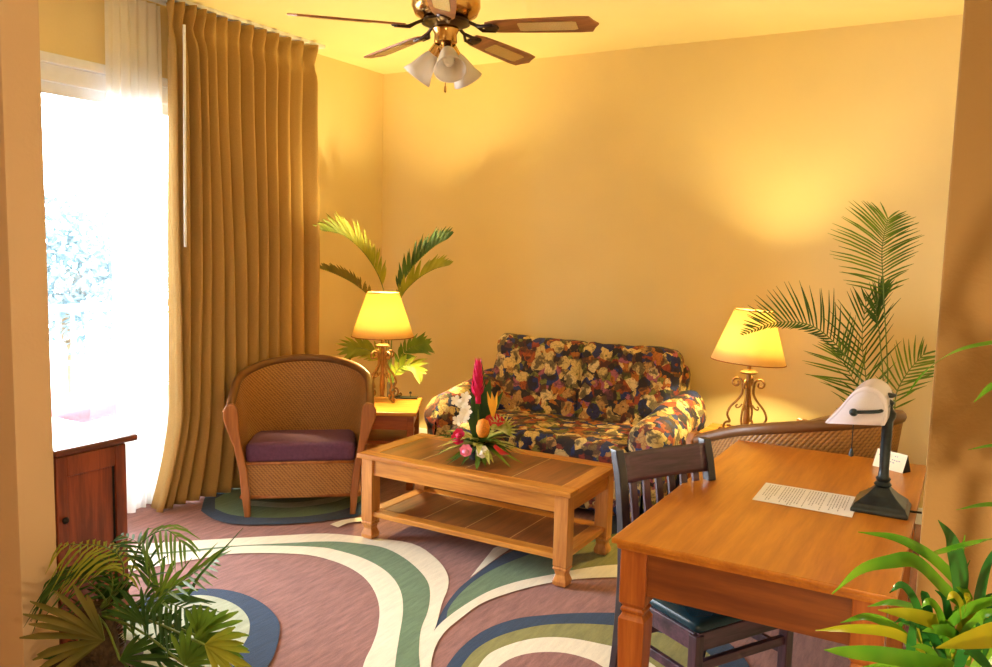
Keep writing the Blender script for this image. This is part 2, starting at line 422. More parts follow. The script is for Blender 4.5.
# swirl pattern of the carpet, on the floor
LAY = [0.0004]
def patch(poly, mi):
    LAY[0] += 0.0005
    P = [at(x, y, z=0) for x, y in poly]
    n = len(P); fl.add([(p.x, p.y, LAY[0]) for p in P], [list(range(n))], mi)
def cr(pts, n=40): return [(p.x, p.y) for p in bez([(x, y, 0) for x, y in pts], n)]
A_out = [(60, 553), (130, 545.5), (162, 543), (228, 539), (280, 536), (327, 534), (369, 538), (412, 544), (435, 558), (447, 573.5), (448, 588), (442, 604), (436.5, 625), (431, 640), (427, 668), (424, 720)]
A_g1 = [(60, 566), (130, 556), (184, 551), (232, 546.5), (280, 544), (327, 542), (358, 544), (386, 549), (409, 562), (425, 578), (430, 592), (428, 611), (421, 630), (419, 651), (420, 668), (424, 720)]
A_g2 = [(60, 568), (130, 558), (184, 553), (206, 551), (250, 546.5), (315, 547.6), (341, 552), (367, 560.6), (388, 573.5), (400, 590), (403, 611), (399, 639), (395, 667), (392, 720)]
A_in = [(60, 585), (130, 572), (184, 562), (206, 558.5), (239, 554), (300, 554.8), (334, 562), (358, 573.5), (372, 588), (379, 606.5), (378, 628), (372, 646.5), (363, 667), (350, 720)]
B_out = [(424, 720), (427, 655), (432, 635), (449, 617), (483, 595), (515, 583), (553, 575), (590, 568), (625, 565), (700, 563), (760, 575)]
B_in = [(434, 720), (431, 680), (433, 655), (443, 635), (462, 618), (483, 603.5), (515, 592), (553, 583), (590, 579), (625, 578), (700, 578), (760, 592)]
def band(a, b, mi, n=60): patch(cr(a, n) + cr(b, n)[::-1], mi)
# green leaf with a navy edge, right of the large loop
navyC = [(431, 640), (432, 634), (443, 610), (457.5, 590), (476.6, 574), (500, 557), (515, 550), (560, 530), (640, 510), (700, 505)]
navyCi = [(431, 641), (445, 621.5), (449, 608), (464, 590), (485, 574), (515, 560), (560, 545), (640, 530), (700, 528)]
patch(cr(navyC) + cr([(760, 575), (700, 563), (625, 565), (553, 577), (515, 585), (483, 599), (449, 622), (431, 641)]), 5)
patch(cr(navyCi) + cr([(760, 575), (700, 563), (625, 565), (553, 577), (515, 585), (483, 599), (449, 622), (432, 641)]), 3)
patch(cr([(560, 548), (600, 541), (640, 532), (740, 530)], 10) + [(760, 575), (700, 564), (640, 566), (575, 572)], 4)  # olive end of the green leaf: yellow lamplight put into its colour
patch([(470, 578), (493.5, 548.5), (506, 544), (512, 548), (500, 556)], 2)
band(A_out, A_g1, 2); band(A_g1, A_g2, 3); band(A_g2, A_in, 2)
band(B_out, B_in, 2)
D1 = [(440, 720), (443, 680), (447, 667), (462, 648), (485, 631), (515, 620), (546, 616), (578, 614), (620, 614), (665, 618), (705, 630), (745, 660), (770, 720)]
D2 = [(452, 720), (457, 680), (462, 667), (476.6, 650), (500, 637), (532, 628), (561, 625), (600, 625.5), (640, 630), (680, 640), (715, 662), (735, 720)]
D3 = [(468, 720), (473, 680), (479, 667), (491, 654), (515, 644), (540, 639), (565.5, 639), (595, 644), (625, 652), (660, 672), (690, 720)]
D4 = [(486, 720), (490, 680), (500, 667), (515, 658.5), (536, 654), (561, 654), (582, 658.5), (599, 666), (630, 690), (640, 720)]
patch(cr(D1, 60), 5); patch(cr(D2, 60), 4); patch(cr(D3, 60), 2); patch(cr(D4, 60), 1)
E1 = [(60, 720), (70, 660), (100, 620), (153, 597), (173, 592), (210.5, 590), (239, 594), (263, 605), (278, 621), (279, 639), (272, 661), (255, 685), (225, 720)]
E2 = [(80, 720), (95, 665), (120, 628), (153, 607), (184, 598), (210.5, 597.5), (235, 606), (248, 619), (249, 634.5), (241, 650), (228, 667), (200, 720)]
patch(cr(E1, 60), 5); patch(cr(E2, 60), 6)
F1 = [(201, 512), (213, 520), (231, 525), (260, 526), (300, 524.5), (340, 520), (362, 515), (372, 500), (350, 482), (300, 475), (240, 480), (205, 498)]
F2 = [(215, 510), (231, 516), (260, 519), (300, 518), (335, 513), (355, 506), (362, 497), (345, 487), (300, 481), (245, 486), (215, 500)]
patch(cr(F1, 60), 5); patch(cr(F2, 60), 3)
patch(cr([(250, 507), (290, 509), (330, 504), (352, 497)], 14) + cr([(352, 493), (330, 499), (290, 504), (250, 502)], 14), 6)
patch([(90, 516), (110, 510), (140, 503), (162, 508), (160, 500), (130, 498), (90, 506)], 6)
patch(cr([(330, 526), (345, 521), (372, 518), (372, 522), (350, 524), (338, 529)], 12), 2)
floor = struct('floor', fl, [C_MAUVE, C_MAUVE, C_CREAM, C_GREEN, C_OLIVE, C_NAVY, C_PALE])

struct('ceiling', MB().box(XW - .15, 1.6, -1.6, YB + .15, H, H + .1), M_CEIL)
struct('wall_back', MB().box(XW - .15, 1.6, YB, YB + .15, 0, H), M_WALL)
D0, D1_, DZ = 0.5, 4.35, 2.54
w = MB(); w.box(XW - .15, XW, -1.6, D0, 0, H); w.box(XW - .15, XW, D1_, YB, 0, H); w.box(XW - .15, XW, D0, D1_, DZ, H)
struct('wall_left', w, M_WALL)
struct('wall_right', MB().box(XR, XR + .15, YP0 + .01, YB, 0, H), M_WALL)
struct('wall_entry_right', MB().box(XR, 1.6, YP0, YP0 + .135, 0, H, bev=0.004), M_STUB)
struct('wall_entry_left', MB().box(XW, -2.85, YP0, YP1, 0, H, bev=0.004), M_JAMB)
struct('wall_hall_right', MB().box(1.45, 1.6, -1.6, YP0, 0, H), M_WALL)
struct('wall_hall_back', MB().box(XW, 1.6, -1.75, -1.6, 0, H), M_WALL)
struct('wall_hall_left', MB().box(XW, XW + .15, -1.6, YP0, 0, H), M_WALL)
b = MB(); b.box(XW, XR, YB - .015, YB, 0, 0.1); struct('baseboard_back', b, M_WHITE, bevel=0.003)

# sliding glass door
w = MB()
w.box(XW - .12, XW + .03, D0, D1_, DZ - .05, DZ, bev=0.004); w.box(XW - .1, XW + .0, D0, D1_, DZ - .14, DZ - .05, bev=0.004)
w.box(XW - .12, XW + .02, D0, D1_, 0, 0.03); w.box(XW - .12, XW + .02, D0, D0 + .06, 0, DZ); w.box(XW - .12, XW + .02, D1_ - .06, D1_, 0, DZ)
win = struct('window_1', w, M_WHITE)
for i, (a, c) in enumerate(((D0 + .06, 1.8), (1.75, 3.1), (3.05, D1_ - .06))):
    xx = XW - .08 + (i % 2) * .04
    p = MB(); p.box(xx - .015, xx + .015, a, a + .05, .03, DZ - .14); p.box(xx - .015, xx + .015, c - .05, c, .03, DZ - .14)
    p.box(xx - .015, xx + .015, a, c, .03, .09); p.box(xx - .015, xx + .015, a, c, DZ - .2, DZ - .14)
    s_ = p.build('sash', M_WHITE, win)
    MB().box(xx - .003, xx + .003, a + .05, c - .05, .09, DZ - .2).build('pane', M_GLASS, s_)

# outside
struct('balcony_slab', MB().box(-6.15, XW - .15, -3, 9, -.1, -.02), M_DECK)
M_RAIL = plain('grey_blue_paint', (70, 86, 112), .5)
r = thing('balcony_railing', 'pale balcony railing with upright bars outside the glass door', 'railing', (-6, 3, 0))
q = MB(); q.box(-.03, .03, -5, 6, 1.02, 1.07); q.build('top_rail', M_RAIL, r)
q = MB(); q.box(-.02, .02, -5, 6, .08, .12); q.build('bottom_rail', M_RAIL, r)
q = MB()
for k in range(60): q.box(-.012, .012, -.6 + k * .03 * 1.0 * 2 - 1.2, -.6 + k * .06 - 1.2 + .02, .1, 1.03) if k % 2 == 0 else None
q.build('bars', M_RAIL, r)
t = thing('patio_chair', 'low pale pink cushioned patio chair on the balcony', 'chair', (-5.3, 3.3, 0), .2)
PINK = plain('faded_pink_fabric', (130, 74, 84), 0.9)
MB().puffy((-.3, -.3, .36), (.3, .3, .48), .05, 0).build('seat', PINK, t, smooth='all')
MB().puffy((-.34, -.3, .44), (-.22, .3, .85), .05, 0).build('backrest', M_WHITE, t, smooth='all')
for sx in (-.26, .26):
    for sy in (-.26, .26): MB().box(sx - .02, sx + .02, sy - .02, sy + .02, -.02, .38).build('leg', M_WHITE, t)
random.seed(5)
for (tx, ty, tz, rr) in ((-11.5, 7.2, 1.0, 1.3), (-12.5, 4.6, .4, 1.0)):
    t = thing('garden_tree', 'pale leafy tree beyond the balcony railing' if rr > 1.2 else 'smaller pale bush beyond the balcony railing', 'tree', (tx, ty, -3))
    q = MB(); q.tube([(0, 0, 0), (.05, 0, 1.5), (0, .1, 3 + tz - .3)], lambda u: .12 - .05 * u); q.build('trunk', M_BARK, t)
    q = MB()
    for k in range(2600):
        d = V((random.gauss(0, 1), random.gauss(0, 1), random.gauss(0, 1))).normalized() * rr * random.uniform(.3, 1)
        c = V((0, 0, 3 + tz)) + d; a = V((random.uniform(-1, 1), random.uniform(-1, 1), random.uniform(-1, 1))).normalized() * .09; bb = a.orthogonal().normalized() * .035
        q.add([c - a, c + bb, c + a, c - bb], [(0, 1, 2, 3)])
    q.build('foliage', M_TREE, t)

# ------------------------------------------------------------------ curtains
tr = MB(); tr.box(-4.08, -4.02, .6, 4.5, H - .022, H, bev=0.003); tr.box(-4.17, -4.13, .6, 4.5, H - .022, H, bev=0.003)
tag(tr.build('curtain_track', M_WHITE), 'white double curtain track along the ceiling above the glass door', 'curtain track')
def drape(u, v, y0t, y1t, y0b, y1b, x0, n, amp, seed, pw=1.0, pin=.45):
    s = u; k = 1 - v
    z = 0.012 + v * (H - .03 - .012)
    y = (y0b + (y1b - y0b) * s) * k + (y0t + (y1t - y0t) * s) * v
    ph = n * s ** pw + (.42 * noise.noise(V((s * 5, k * 1.1, seed))) + .25 * noise.noise(V((s * 2.3, k * .5 + 4, seed)))) * min(1, k * 2.5 + .1)
    w1 = math.sin(2 * PI * ph); w1 = w1 * (.75 + .25 * abs(w1)) + .3 * k * math.sin(2 * PI * ph * 2 + 1 + seed)
    a = amp * (0.75 + 0.35 * k + .9 * noise.noise(V((s * 4.3, v * 1.2, seed + 3))))
    pinch = math.exp(-((v - .955) / .022) ** 2); a *= 1 - pin * pinch
    x = x0 + a * w1 + .02 * noise.noise(V((s * 3, v * 3, seed))) + .05 * k ** 4 * (noise.noise(V((s * 4, 0, seed))) + .3)
    x = min(x, -3.93 - .04 * s)
    y -= (1 - s) ** 2 * .16 * max(0, (k - .8) / .2) ** 1.5
    return (x, y + .03 * k * noise.noise(V((s * 9, v * 2, seed + 7))), z)
t = thing('gold_curtain', 'heavy gold pinch pleated curtain hanging floor length behind the wicker armchair', 'curtain', (0, 0, 0))
q = MB(); q.grid(lambda u, v: drape(u, v, 3.21, 4.40, 3.21, 4.40, -4.035, 12.5, .058, 1.0, .8, .6), 320, 70)
q.build('drape_cloth', M_DRAPE, t, smooth='all', solid=.004)
q = MB(); q.tube([(-3.93, 3.235, 2.79), (-3.93, 3.22, 1.55)], .008); q.build('pull_wand', M_WHITE, t)['label'] = 'thin white pull wand'
q = MB(); q.grid(lambda u, v: drape(u, v, 2.915, 3.27, 2.915, 3.27, -4.175, 6, .02, 9.0), 120, 40)
tag(q.build('sheer_curtain', M_SHEER, smooth='all'), 'white sheer curtain bunched at the glass door beside the gold curtain', 'curtain')

# ------------------------------------------------------------------ ceiling fan
fan = thing('ceiling_fan', 'brass ceiling fan with five brown blades and frosted glass light shades', 'ceiling fan', (-2.131, 3.18, 2.55))
hz = H - 2.55
q = MB(); q.lathe([(.0, hz), (.075, hz), (.07, hz - .03), (.03, hz - .06), (.025, .26), (.12, .24), (.15, .2), (.155, .11), (.14, .075), (.10, .055), (.03, .05), (0, .05)], 40)
q.build('motor_housing', M_BRASS, fan, smooth=True)
q = MB(); q.lathe([(.156, .19), (.16, .185), (.16, .165), (.156, .16)], 40); q.build('band', M_BRASSD, fan, smooth=True)
q = MB(); q.lathe([(.0, .052), (.105, .05), (.11, .035), (.06, .02), (.03, .02)], 30); q.build('flywheel', M_BRASSD, fan, smooth=True)
q = MB(); q.lathe([(.0, .03), (.055, .025), (.06, .01), (.05, -.01), (.052, -.045), (.03, -.06), (.035, -.075), (.02, -.095), (0, -.1)], 30)
q.build('light_fitter', M_BRASS, fan, smooth=True)
for k in range(5):
    a = math.radians(13.2 + 72 * k)
    R = Matrix.Rotation(a, 4, 'Z') @ Matrix.Rotation(math.radians(1.5), 4, 'Y') @ Matrix.Translation((0, 0, .015)) @ Matrix.Rotation(math.radians(-13), 4, 'X')
    pr = [(.19, .035), (.24, .05), (.4, .06), (.6, .066), (.66, .062), (.675, .03), (.695, .0)]
    poly = pr + [(x, -y) for x, y in pr[::-1][1:]]
    bl = MB().prism(poly, .008, R).build('blade', M_FANW, fan, bevel=.002)
    q = MB(); ins = [(.34, .03), (.355, .036), (.58, .036), (.6, .03), (.6, -.03), (.58, -.036), (.355, -.036), (.34, -.03)]
    vs = [R @ V((x, y, -.0015)) for x, y in ins]; q.add(vs, [list(range(8))], 0, [(x, y) for x, y in ins]); q.build('cane_insert', M_CANE, bl, solid=.002)
    q = MB(); q.tube([R @ V((.09, 0, .035)), R @ V((.14, 0, .012)), R @ V((.17, .02, -.004)), R @ V((.23, .025, -.004))], .008)
    q.tube([R @ V((.14, 0, .012)), R @ V((.17, -.02, -.004)), R @ V((.23, -.025, -.004))], .008)
    q.lathe([(0, -.008), (.03, -.008), (.035, -.001), (0, 0)], 16, (0, 0, 0), R @ Matrix.Translation((.215, 0, 0)))
    q.build('blade_iron', M_BRASSD, bl, smooth=True)
for k, (az) in enumerate((193, 313, 73)):
    a = math.radians(az); ax = V((math.cos(a) * .62, math.sin(a) * .62, -.78)).normalized()
    M = Matrix.Translation(V((math.cos(a) * .045, math.sin(a) * .045, -.075))) @ ax.to_track_quat('Z', 'Y').to_matrix().to_4x4()
    q = MB(); q.lathe([(.0, -.02), (.024, -.02), (.026, .03), (.02, .035)], 20, M=M); hd = q.build('socket', M_BRASS, fan, smooth=True)
    q = MB(); q.lathe([(.024, .02), (.034, .04), (.045, .075), (.057, .115), (.072, .15), (.069, .15), (.053, .113), (.04, .072), (.028, .04), (.02, .022)], 28, M=M)
    q.build('lamp_shade', M_SHADEG, fan, smooth='all')
    q = MB(); q.lathe([(0, .03), (.014, .035), (.02, .06), (.027, .085), (.02, .108), (0, .115)], 16, M=M); q.build('bulb', M_BULBOFF, hd, smooth='all')
q = MB(); q.tube([(.01, -.01, -.09), (.01, -.01, -.24)], .0022, 6); q.lathe([(0, -.27), (.006, -.262), (.004, -.24), (0, -.235)], 10, (.01, -.01, 0))
q.build('pull_chain', M_BRASS, fan)

# ------------------------------------------------------------------ wicker armchairs
def make_armchair():
    t = thing('wicker_armchair', 'tan wicker tub armchair with dark purple seat cushion before the gold curtain', 'armchair', (-3.5, 3.74, 0), 0, 'wicker tub armchairs')
    n = 72
    def plan(s, v):          # s 0..1 from left front round the back to right front
        a = .335 + .078 * v ** 1.3; bk = .40 + .07 * v; fr = -.33 - .015 * v
        yc = -.06; L1 = (yc - fr) / ((yc - fr) * 2 + PI * .40)
        if s < L1: u = s / L1; return V((-a, fr + (yc - fr) * u, 0))
        if s > 1 - L1: u = (1 - s) / L1; return V((a, fr + (yc - fr) * u, 0))
        th = PI * (s - L1) / (1 - 2 * L1)
        return V((-a * math.cos(th), yc + bk * math.sin(th), 0))
    def rim(s):
        k = math.sin(PI * s); return .63 + .20 * k ** .9
    def outer(u, v):
        p = plan(u, v); p.z = .11 + (rim(u) - .11) * v; return p
    def inner(u, v):
        vv = .15 + .85 * v; p = plan(u, vv) * .925; p.z = .11 + (rim(u) - .11) * vv; return p
    q = MB(); q.grid(outer, n, 20, uvs=(2.2, .75)); q.grid(inner, n, 18, uvs=(2.2, .65)); q.build('woven_shell', M_WICK, t, smooth='all')
    pts = [plan(i / n, 1) * .965 + V((0, 0, rim(i / n))) for i in range(n + 1)]
    MB().tube(pts, .026, 10).build('rolled_rim', M_WICK, t, smooth='all')
    q = MB(); q.grid(lambda u, v: V((-.335 + .67 * u, -.335 + .012 * math.sin(PI * u) * -1, .11 + .21 * v)), 20, 6, uvs=(.9, .25))
    q.grid(lambda u, v: V((-.335 + .67 * u, -.315, .11 + .21 * v)), 20, 6, uvs=(.9, .25)); q.build('front_panel', M_WICK, t, smooth='all')
    q = MB(); q.tube([plan(i / n, 0) + V((0, 0, .115)) for i in range(n + 1)], .014, 8); q.tube([(-.335, -.335, .115), (.335, -.335, .115)], .012, 8)
    q.tube([(-.335, -.34, .315), (.335, -.34, .315)], .01, 8)
    q.build('base_rail', M_ARMW, t, smooth='all')
    q = MB(); q.puffy((-.312, -.34, .315), (.312, .20, .43), .028, .003, 14, 3, crown=.008, M=Matrix.Translation((0, -.3, .4)) @ Matrix.Rotation(math.radians(-4.5), 4, 'X') @ Matrix.Translation((0, .3, -.4))); q.build('seat_cushion', M_SEATC, t, smooth='all')
    for sx in (-1, 1):
        out = [(.315, 0), (.33, .12), (.345, .28), (.372, .42), (.408, .52), (.43, .58), (.432, .63), (.41, .665), (.372, .672)]
        inn = [(.35, .64), (.345, .6), (.34, .5), (.325, .4), (.30, .28), (.285, .14), (.283, 0)]
        poly = [(sx * x, z) for x, z in [(c[0] , c[1]) for c in out] + inn]
        M = Matrix(((1, 0, 0, 0), (0, 0, -1, -.33), (0, 1, 0, 0), (0, 0, 0, 1)))
        MB().prism(poly, .045, M).build('front_post', M_ARMW, t, bevel=.008)
        MB().box(sx * .24 - .02, sx * .24 + .02, .26, .3, 0, .12).build('leg', M_ARMW, t, bevel=.004)
    return t
ac = make_armchair()
fx = V((.64, -.77, 0)); ang = math.atan2(.64, .77)
ac.location = (-3.315 - .64 * .33, 3.51 + .77 * .33, 0); ac.rotation_euler = (0, 0, ang)
c2 = dup(ac, (-.625, 4.10, 0), math.atan2(-.87, -.5), 'tan wicker tub armchair half hidden behind the far end of the desk'); c2.scale = (1, 1, 1.07)

# ------------------------------------------------------------------ end tables
def end_table(label, loc, rz, wd, dp, h, mtop):
    t = thing('end_table', label, 'end table', loc, rz, 'wooden end tables')
    x, y = wd / 2, dp / 2
    MB().box(-x, x, -y, y, h - .025, h, bev=.006).build('top', mtop, t)
    for bb in ((-x + .025, x - .025, -y + .03, -y + .045), (-x + .025, x - .025, y - .045, y - .03), (-x + .03, -x + .045, -y + .045, y - .045), (x - .045, x - .03, -y + .045, y - .045)):
        MB().box(*bb, h - .12, h - .025).build('apron', M_ENDT, t)
    MB().box(-x + .03, x - .03, -y + .03, y - .03, .2, .22).build('shelf', M_ENDT, t)
    MB().box(-x + .045, x - .045, -y + .045, y - .045, h - .22, h - .2).build('shelf', M_ENDT, t)
    for sx in (-1, 1):
        for sy in (-1, 1): MB().box(sx * (x - .04) - .022, sx * (x - .04) + .022, sy * (y - .045) - .022, sy * (y - .045) + .022, 0, h - .025).build('leg', M_ENDT, t, bevel=.003)
    return t
LT = V((-3.336, 4.391, 0)); TH = .52
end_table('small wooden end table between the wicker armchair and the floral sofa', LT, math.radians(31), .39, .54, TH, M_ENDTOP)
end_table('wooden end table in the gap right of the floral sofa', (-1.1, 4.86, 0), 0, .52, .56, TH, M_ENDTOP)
t = thing('tray', 'flat black tray lying at the back of the left end table', 'tray', (-3.40, 4.62, TH), math.radians(31))
q = MB(); q.box(-.09, .1, -.04, .04, 0, .01, bev=.003); q.box(-.07, -.02, -.03, .03, .009, .02, bev=.003); q.build('plate', M_TRAY, t)
q = MB(); q.tube([(.05, 0, .008), (.05, 0, .035)], .003, 6); q.lathe([(0, .03), (.009, .035), (.009, .045), (0, .05)], 10, (.05, 0, 0)); q.build('knob', M_TRAY, t)

# ------------------------------------------------------------------ table lamps
def spiral(c, r0, turns, a0, sgn, n=26):
    return [(c[0] + r0 * (1 - .75 * i / n) * math.cos(a0 + sgn * 2 * PI * turns * i / n), c[1] + r0 * (1 - .75 * i / n) * math.sin(a0 + sgn * 2 * PI * turns * i / n)) for i in range(n + 1)]
def make_lamp():
    t = thing('table_lamp', 'lit scrolled iron lamp with cream shade on the left end table', 'table lamp', (0, 0, 0), 0, 'scrolled iron table lamps')
    q = MB(); q.lathe([(.013, .03), (.016, .06), (.02, .1), (.013, .2), (.013, .37), (.045, .375), (.05, .385), (.03, .395), (.012, .40), (.012, .46), (0, .46)], 20)
    q.lathe([(0, .02), (.02, .025), (.013, .035)], 16)
    q.build('stem', M_IRON, t, smooth=True)
    for k in range(4):
        a = PI / 4 + k * PI / 2 + .25
        # one bar: scroll out at the foot, sweep in to the waist, curl out under the cap
        foot = spiral((.105, .042), .034, 1.15, PI * .55, -1)[::-1]
        top = spiral((.068, .315), .034, 1.2, PI * 1.05, -1)
        mid = [(.098, .085), (.115, .12), (.095, .17), (.055, .215), (.032, .26)]
        prof = foot + mid + top
        foot2 = [(.118, .016), (.135, .01), (.152, .012), (.16, .025), (.152, .036), (.143, .03)]
        to3 = lambda pr: [V((x * math.cos(a), x * math.sin(a), z)) for x, z in pr]
        q = MB(); q.tube(bez(to3(prof), 150), .007, 7); q.tube(bez(to3(foot2), 20), .0058, 6)
        q.tube(bez(to3([(.03, .19), (.045, .17), (.062, .165), (.066, .178), (.056, .184)]), 16), .0045, 6)
        q.build('scroll', M_IRON, t, smooth='all')
    q = MB(); q.lathe([(.212, .445), (.108, .745)], 48); sh = q.build('lamp_shade', M_SHADE, t, smooth='all', solid=.0015)
    q = MB()
    for r_, z_ in ((.2125, .445), (.1085, .745)): q.tube([(r_ * math.cos(2 * PI * i / 48), r_ * math.sin(2 * PI * i / 48), z_) for i in range(49)], .003, 6)
    q.build('shade_trim', M_TRIM, sh, smooth='all')
    q = MB(); q.lathe([(0, .46), (.012, .465), (.03, .52), (.03, .545), (.018, .57), (0, .58)], 16); q.build('bulb', M_BULB, t, smooth='all')
    q = MB(); q.tube([(.0, .0, .58), (0, 0, .735)], .002, 6); q.tube([(-.107, 0, .742), (.107, 0, .742)], .0015, 6); q.build('harp', M_IRON, t)
    return t
lampL = make_lamp(); lampL.location = (-3.47, 4.47, TH); lampL.rotation_euler = (0, 0, .2)
lampR = dup(lampL, (-1.09, 4.87, TH), .5, 'lit scrolled iron lamp with tilted cream shade right of the sofa')
for ch in [o for o in bpy.data.objects if o.parent == lampR and o.name.startswith('lamp_shade')]:
    ch.rotation_euler = (0, 0, 0)
    Mt = Matrix.Translation((0, 0, .6)) @ Matrix.Rotation(math.radians(3.5), 4, V((-sy_, cy_, 0))) @ Matrix.Translation((0, 0, -.6))
    ch.matrix_local = Matrix.Rotation(-.5, 4, 'Z') @ Mt @ Matrix.Rotation(.5, 4, 'Z')
def plight(name, loc, e, c, r=.03):
    l = bpy.data.lights.new(name, 'POINT'); l.energy = e; l.color = c; l.shadow_soft_size = r
    o = bpy.data.objects.new(name, l); COL.objects.link(o); o.location = loc; return o
WARM = (1, .79, .32)
plight('left_lamp_light', (-3.47, 4.47, TH + .62), 140, WARM, .035)
plight('right_lamp_light', (-1.09, 4.87, TH + .62), 62, WARM, .035)

# ------------------------------------------------------------------ sofa
sofa = thing('floral_sofa', 'two seat sofa in a multicoloured floral slipcover against the back wall', 'sofa', (-2.25, 4.87, 0))
sofa.scale = (1, 1, 1.02)
SX = .85
q = MB(); q.puffy((-SX + .2, -.44, .03), (SX - .2, .40, .31), .04, .006, 12, 2); q.build('base', M_FLORAL, sofa, smooth='all')
q = MB(); q.puffy((-SX + .22, -.50, .27), (SX - .22, .24, .455), .07, .010, 18, 5, crown=.015); q.build('seat_cushion', M_FLORAL, sofa, smooth='all')
tilt = Matrix.Translation((0, .2, .4)) @ Matrix.Rotation(math.radians(-10), 4, 'X') @ Matrix.Translation((0, -.2, -.4))
for x0, x1, sd in ((-.68, .02, 1), (-.02, .67, 2)):
    q = MB(); q.puffy((x0, .10, .36), (x1, .34, .955), .08, .014, 18, sd, M=tilt); q.build('back_cushion', M_FLORAL, sofa, smooth='all')
q = MB(); q.puffy((-.70, .26, .1), (.70, .42, .88), .08, .012, 14, 8, M=tilt @ Matrix.Translation((0, -.03, 0))); q.build('backrest', M_FLORAL, sofa, smooth='all')
def arm_mb(sx):
    q = MB(); ny, na = 26, 40
    def fn(u, v):
        y = -.49 + .84 * v
        e = min(1, math.sqrt(max(0, 1 - max(0, (.12 - v) / .12) ** 2)) * .93 + .07) * min(1, math.sqrt(max(0, 1 - max(0, (v - .9) / .1) ** 2)) + .05)
        top = .585 + .12 * v ** .9; r = .135 + .01 * v
        a = u * 2 * PI
        # mushroom section: wide roll above, narrower body below
        cx_, cz = .13 * 1.0, top - r
        if u < .5:
            th = PI * (u / .5) * 1.25 - PI * .125
            x = cx_ + r * math.cos(th); z = cz + r * math.sin(th)
        else:
            k = (u - .5) / .5
            if k < .4: x = cx_ - r * .8; z = cz - r * .4 - (cz - r * .4 - .03) * k / .4
            elif k < .6: x = cx_ - r * .8 + r * 1.7 * (k - .4) / .2; z = .03
            else: x = cx_ + r * .9; z = .03 + (cz - r * .4 - .03) * (k - .6) / .4
        cxx, czz = .13, .36
        x = cxx + (x - cxx) * e; z = (czz + (z - czz) * (.3 + .7 * e)) if z > czz else z
        p = V((sx * (.58 + x), y - (0), z))
        return p + noise.noise_vector(p * 7 + V((sx, 0, 0))) * .018
    q.grid(fn, na, ny)
    return q
for sx in (-1, 1): arm_mb(sx).build('armrest', M_FLORAL, sofa, smooth='all')

# ------------------------------------------------------------------ coffee table
tx, ty, tw, td, th = -2.793, 3.381, 1.265, .601, .476
ct = thing('coffee_table', 'rectangular light wood coffee table with lower shelf in front of sofa', 'coffee table', (tx + tw / 2, ty + td / 2, 0))
x, y = tw / 2, td / 2
def slab(z0, z1, xx, yy, brd, nm, lines):
    q = MB(); q.box(-xx + brd, xx - brd, -yy + brd, yy - brd, z0, z0 + .008); o = q.build(nm, M_TABX, ct)
    for a_, c_ in ((-yy, -yy + brd), (yy - brd, yy)): MB().box(-xx, xx, a_, c_, z0, z1, bev=.006).build('side_board', M_TABX, o)
    for a_, c_ in ((-xx, -xx + brd), (xx - brd, xx)): MB().box(a_, c_, -yy + brd, yy - brd, z0, z1, bev=.004).build('end_board', M_TABY, o)
    q = MB(); nn = lines; wx = (2 * xx - 2 * brd) / nn
    for i in range(nn): q.box(-xx + brd + i * wx + .003, -xx + brd + (i + 1) * wx - .003, -yy + brd + .003, yy - brd - .003, z0 + .003, z1 - .002)
    q.build('inlay_panel', M_TILE, o)
    q = MB()
    for i in range(nn + 1): q.box(-xx + brd + i * wx - .003, -xx + brd + i * wx + .003, -yy + brd, yy - brd, z0 + .003, z1 - .003)
    for sy in (-1, 1): q.box(-xx + brd, xx - brd, sy * (yy - brd) - .003, sy * (yy - brd) + .003, z0 + .003, z1 - .003)
    q.build('inlay_line', M_GROUT, o)
slab(th - .028, th, x, y, .085, 'tabletop', 4)
for a_, c_ in ((-y + .03, -y + .05), (y - .05, y - .03)): MB().box(-x + .05, x - .05, a_, c_, th - .115, th - .028).build('apron', M_TABX, ct)
for a_, c_ in ((-x + .03, -x + .05), (x - .05, x - .03)): MB().box(a_, c_, -y + .05, y - .05, th - .115, th - .028).build('end_apron', M_TABY, ct)
slab(.13, .158, x - .035, y - .03, .07, 'shelf', 4)
for sx in (-1, 1):
    for sy in (-1, 1):
        q = MB(); q.sqlathe([(.022, 0), (.034, .012), (.036, .03), (.026, .06), (.03, .082), (.036, .086), (.036, .096), (.031, .1), (.036, .104), (.036, th - .028)], (sx * (x - .055), sy * (y - .055)))
        q.build('leg', M_TABZ, ct, bevel=.003)

# ------------------------------------------------------------------ flower arrangement
fa = thing('flower_arrangement', 'tropical flower arrangement with pink ginger and white orchids on the coffee table', 'flower arrangement', (-2.2, 3.67, th))
VD = V((sy_, -cy_, 0)); VR = V((cy_, sy_, 0)); VU = V((0, 0, 1))    # towards the viewer, right, up
def blade(mb, pts, w, nrm, mi=0, fold=.25, seg=None, tipw=.03):
    n = len(pts) - 1; vs = []; fs = []
    for i, p in enumerate(pts):
        t = (pts[min(i + 1, n)] - pts[max(i - 1, 0)]).normalized(); s = t.cross(nrm)
        if s.length < 1e-4: s = t.orthogonal()
        s.normalize(); nn = s.cross(t)
        u = i / n; ww = (w(u) if callable(w) else w * (math.sin(PI * min(1, .12 + .88 * u) ** .8) ** .7 if u < 1 else tipw)); ww = max(ww, .0006)
        vs += [p - s * ww + nn * ww * fold, p, p + s * ww + nn * ww * fold]
    for i in range(n):
        a = i * 3; fs += [(a, a + 1, a + 4, a + 3), (a + 1, a + 2, a + 5, a + 4)]
    mb.add(vs, fs, mi)
random.seed(11)
M_VAR = leafmat('variegated_leaf', (150, 160, 60), (220, 216, 130), .2, .4, 30)
M_PINK = plain('magenta_bract', (214, 26, 84), .45, var=.2); M_RED = plain('red_bract', (190, 24, 20), .4, var=.15)
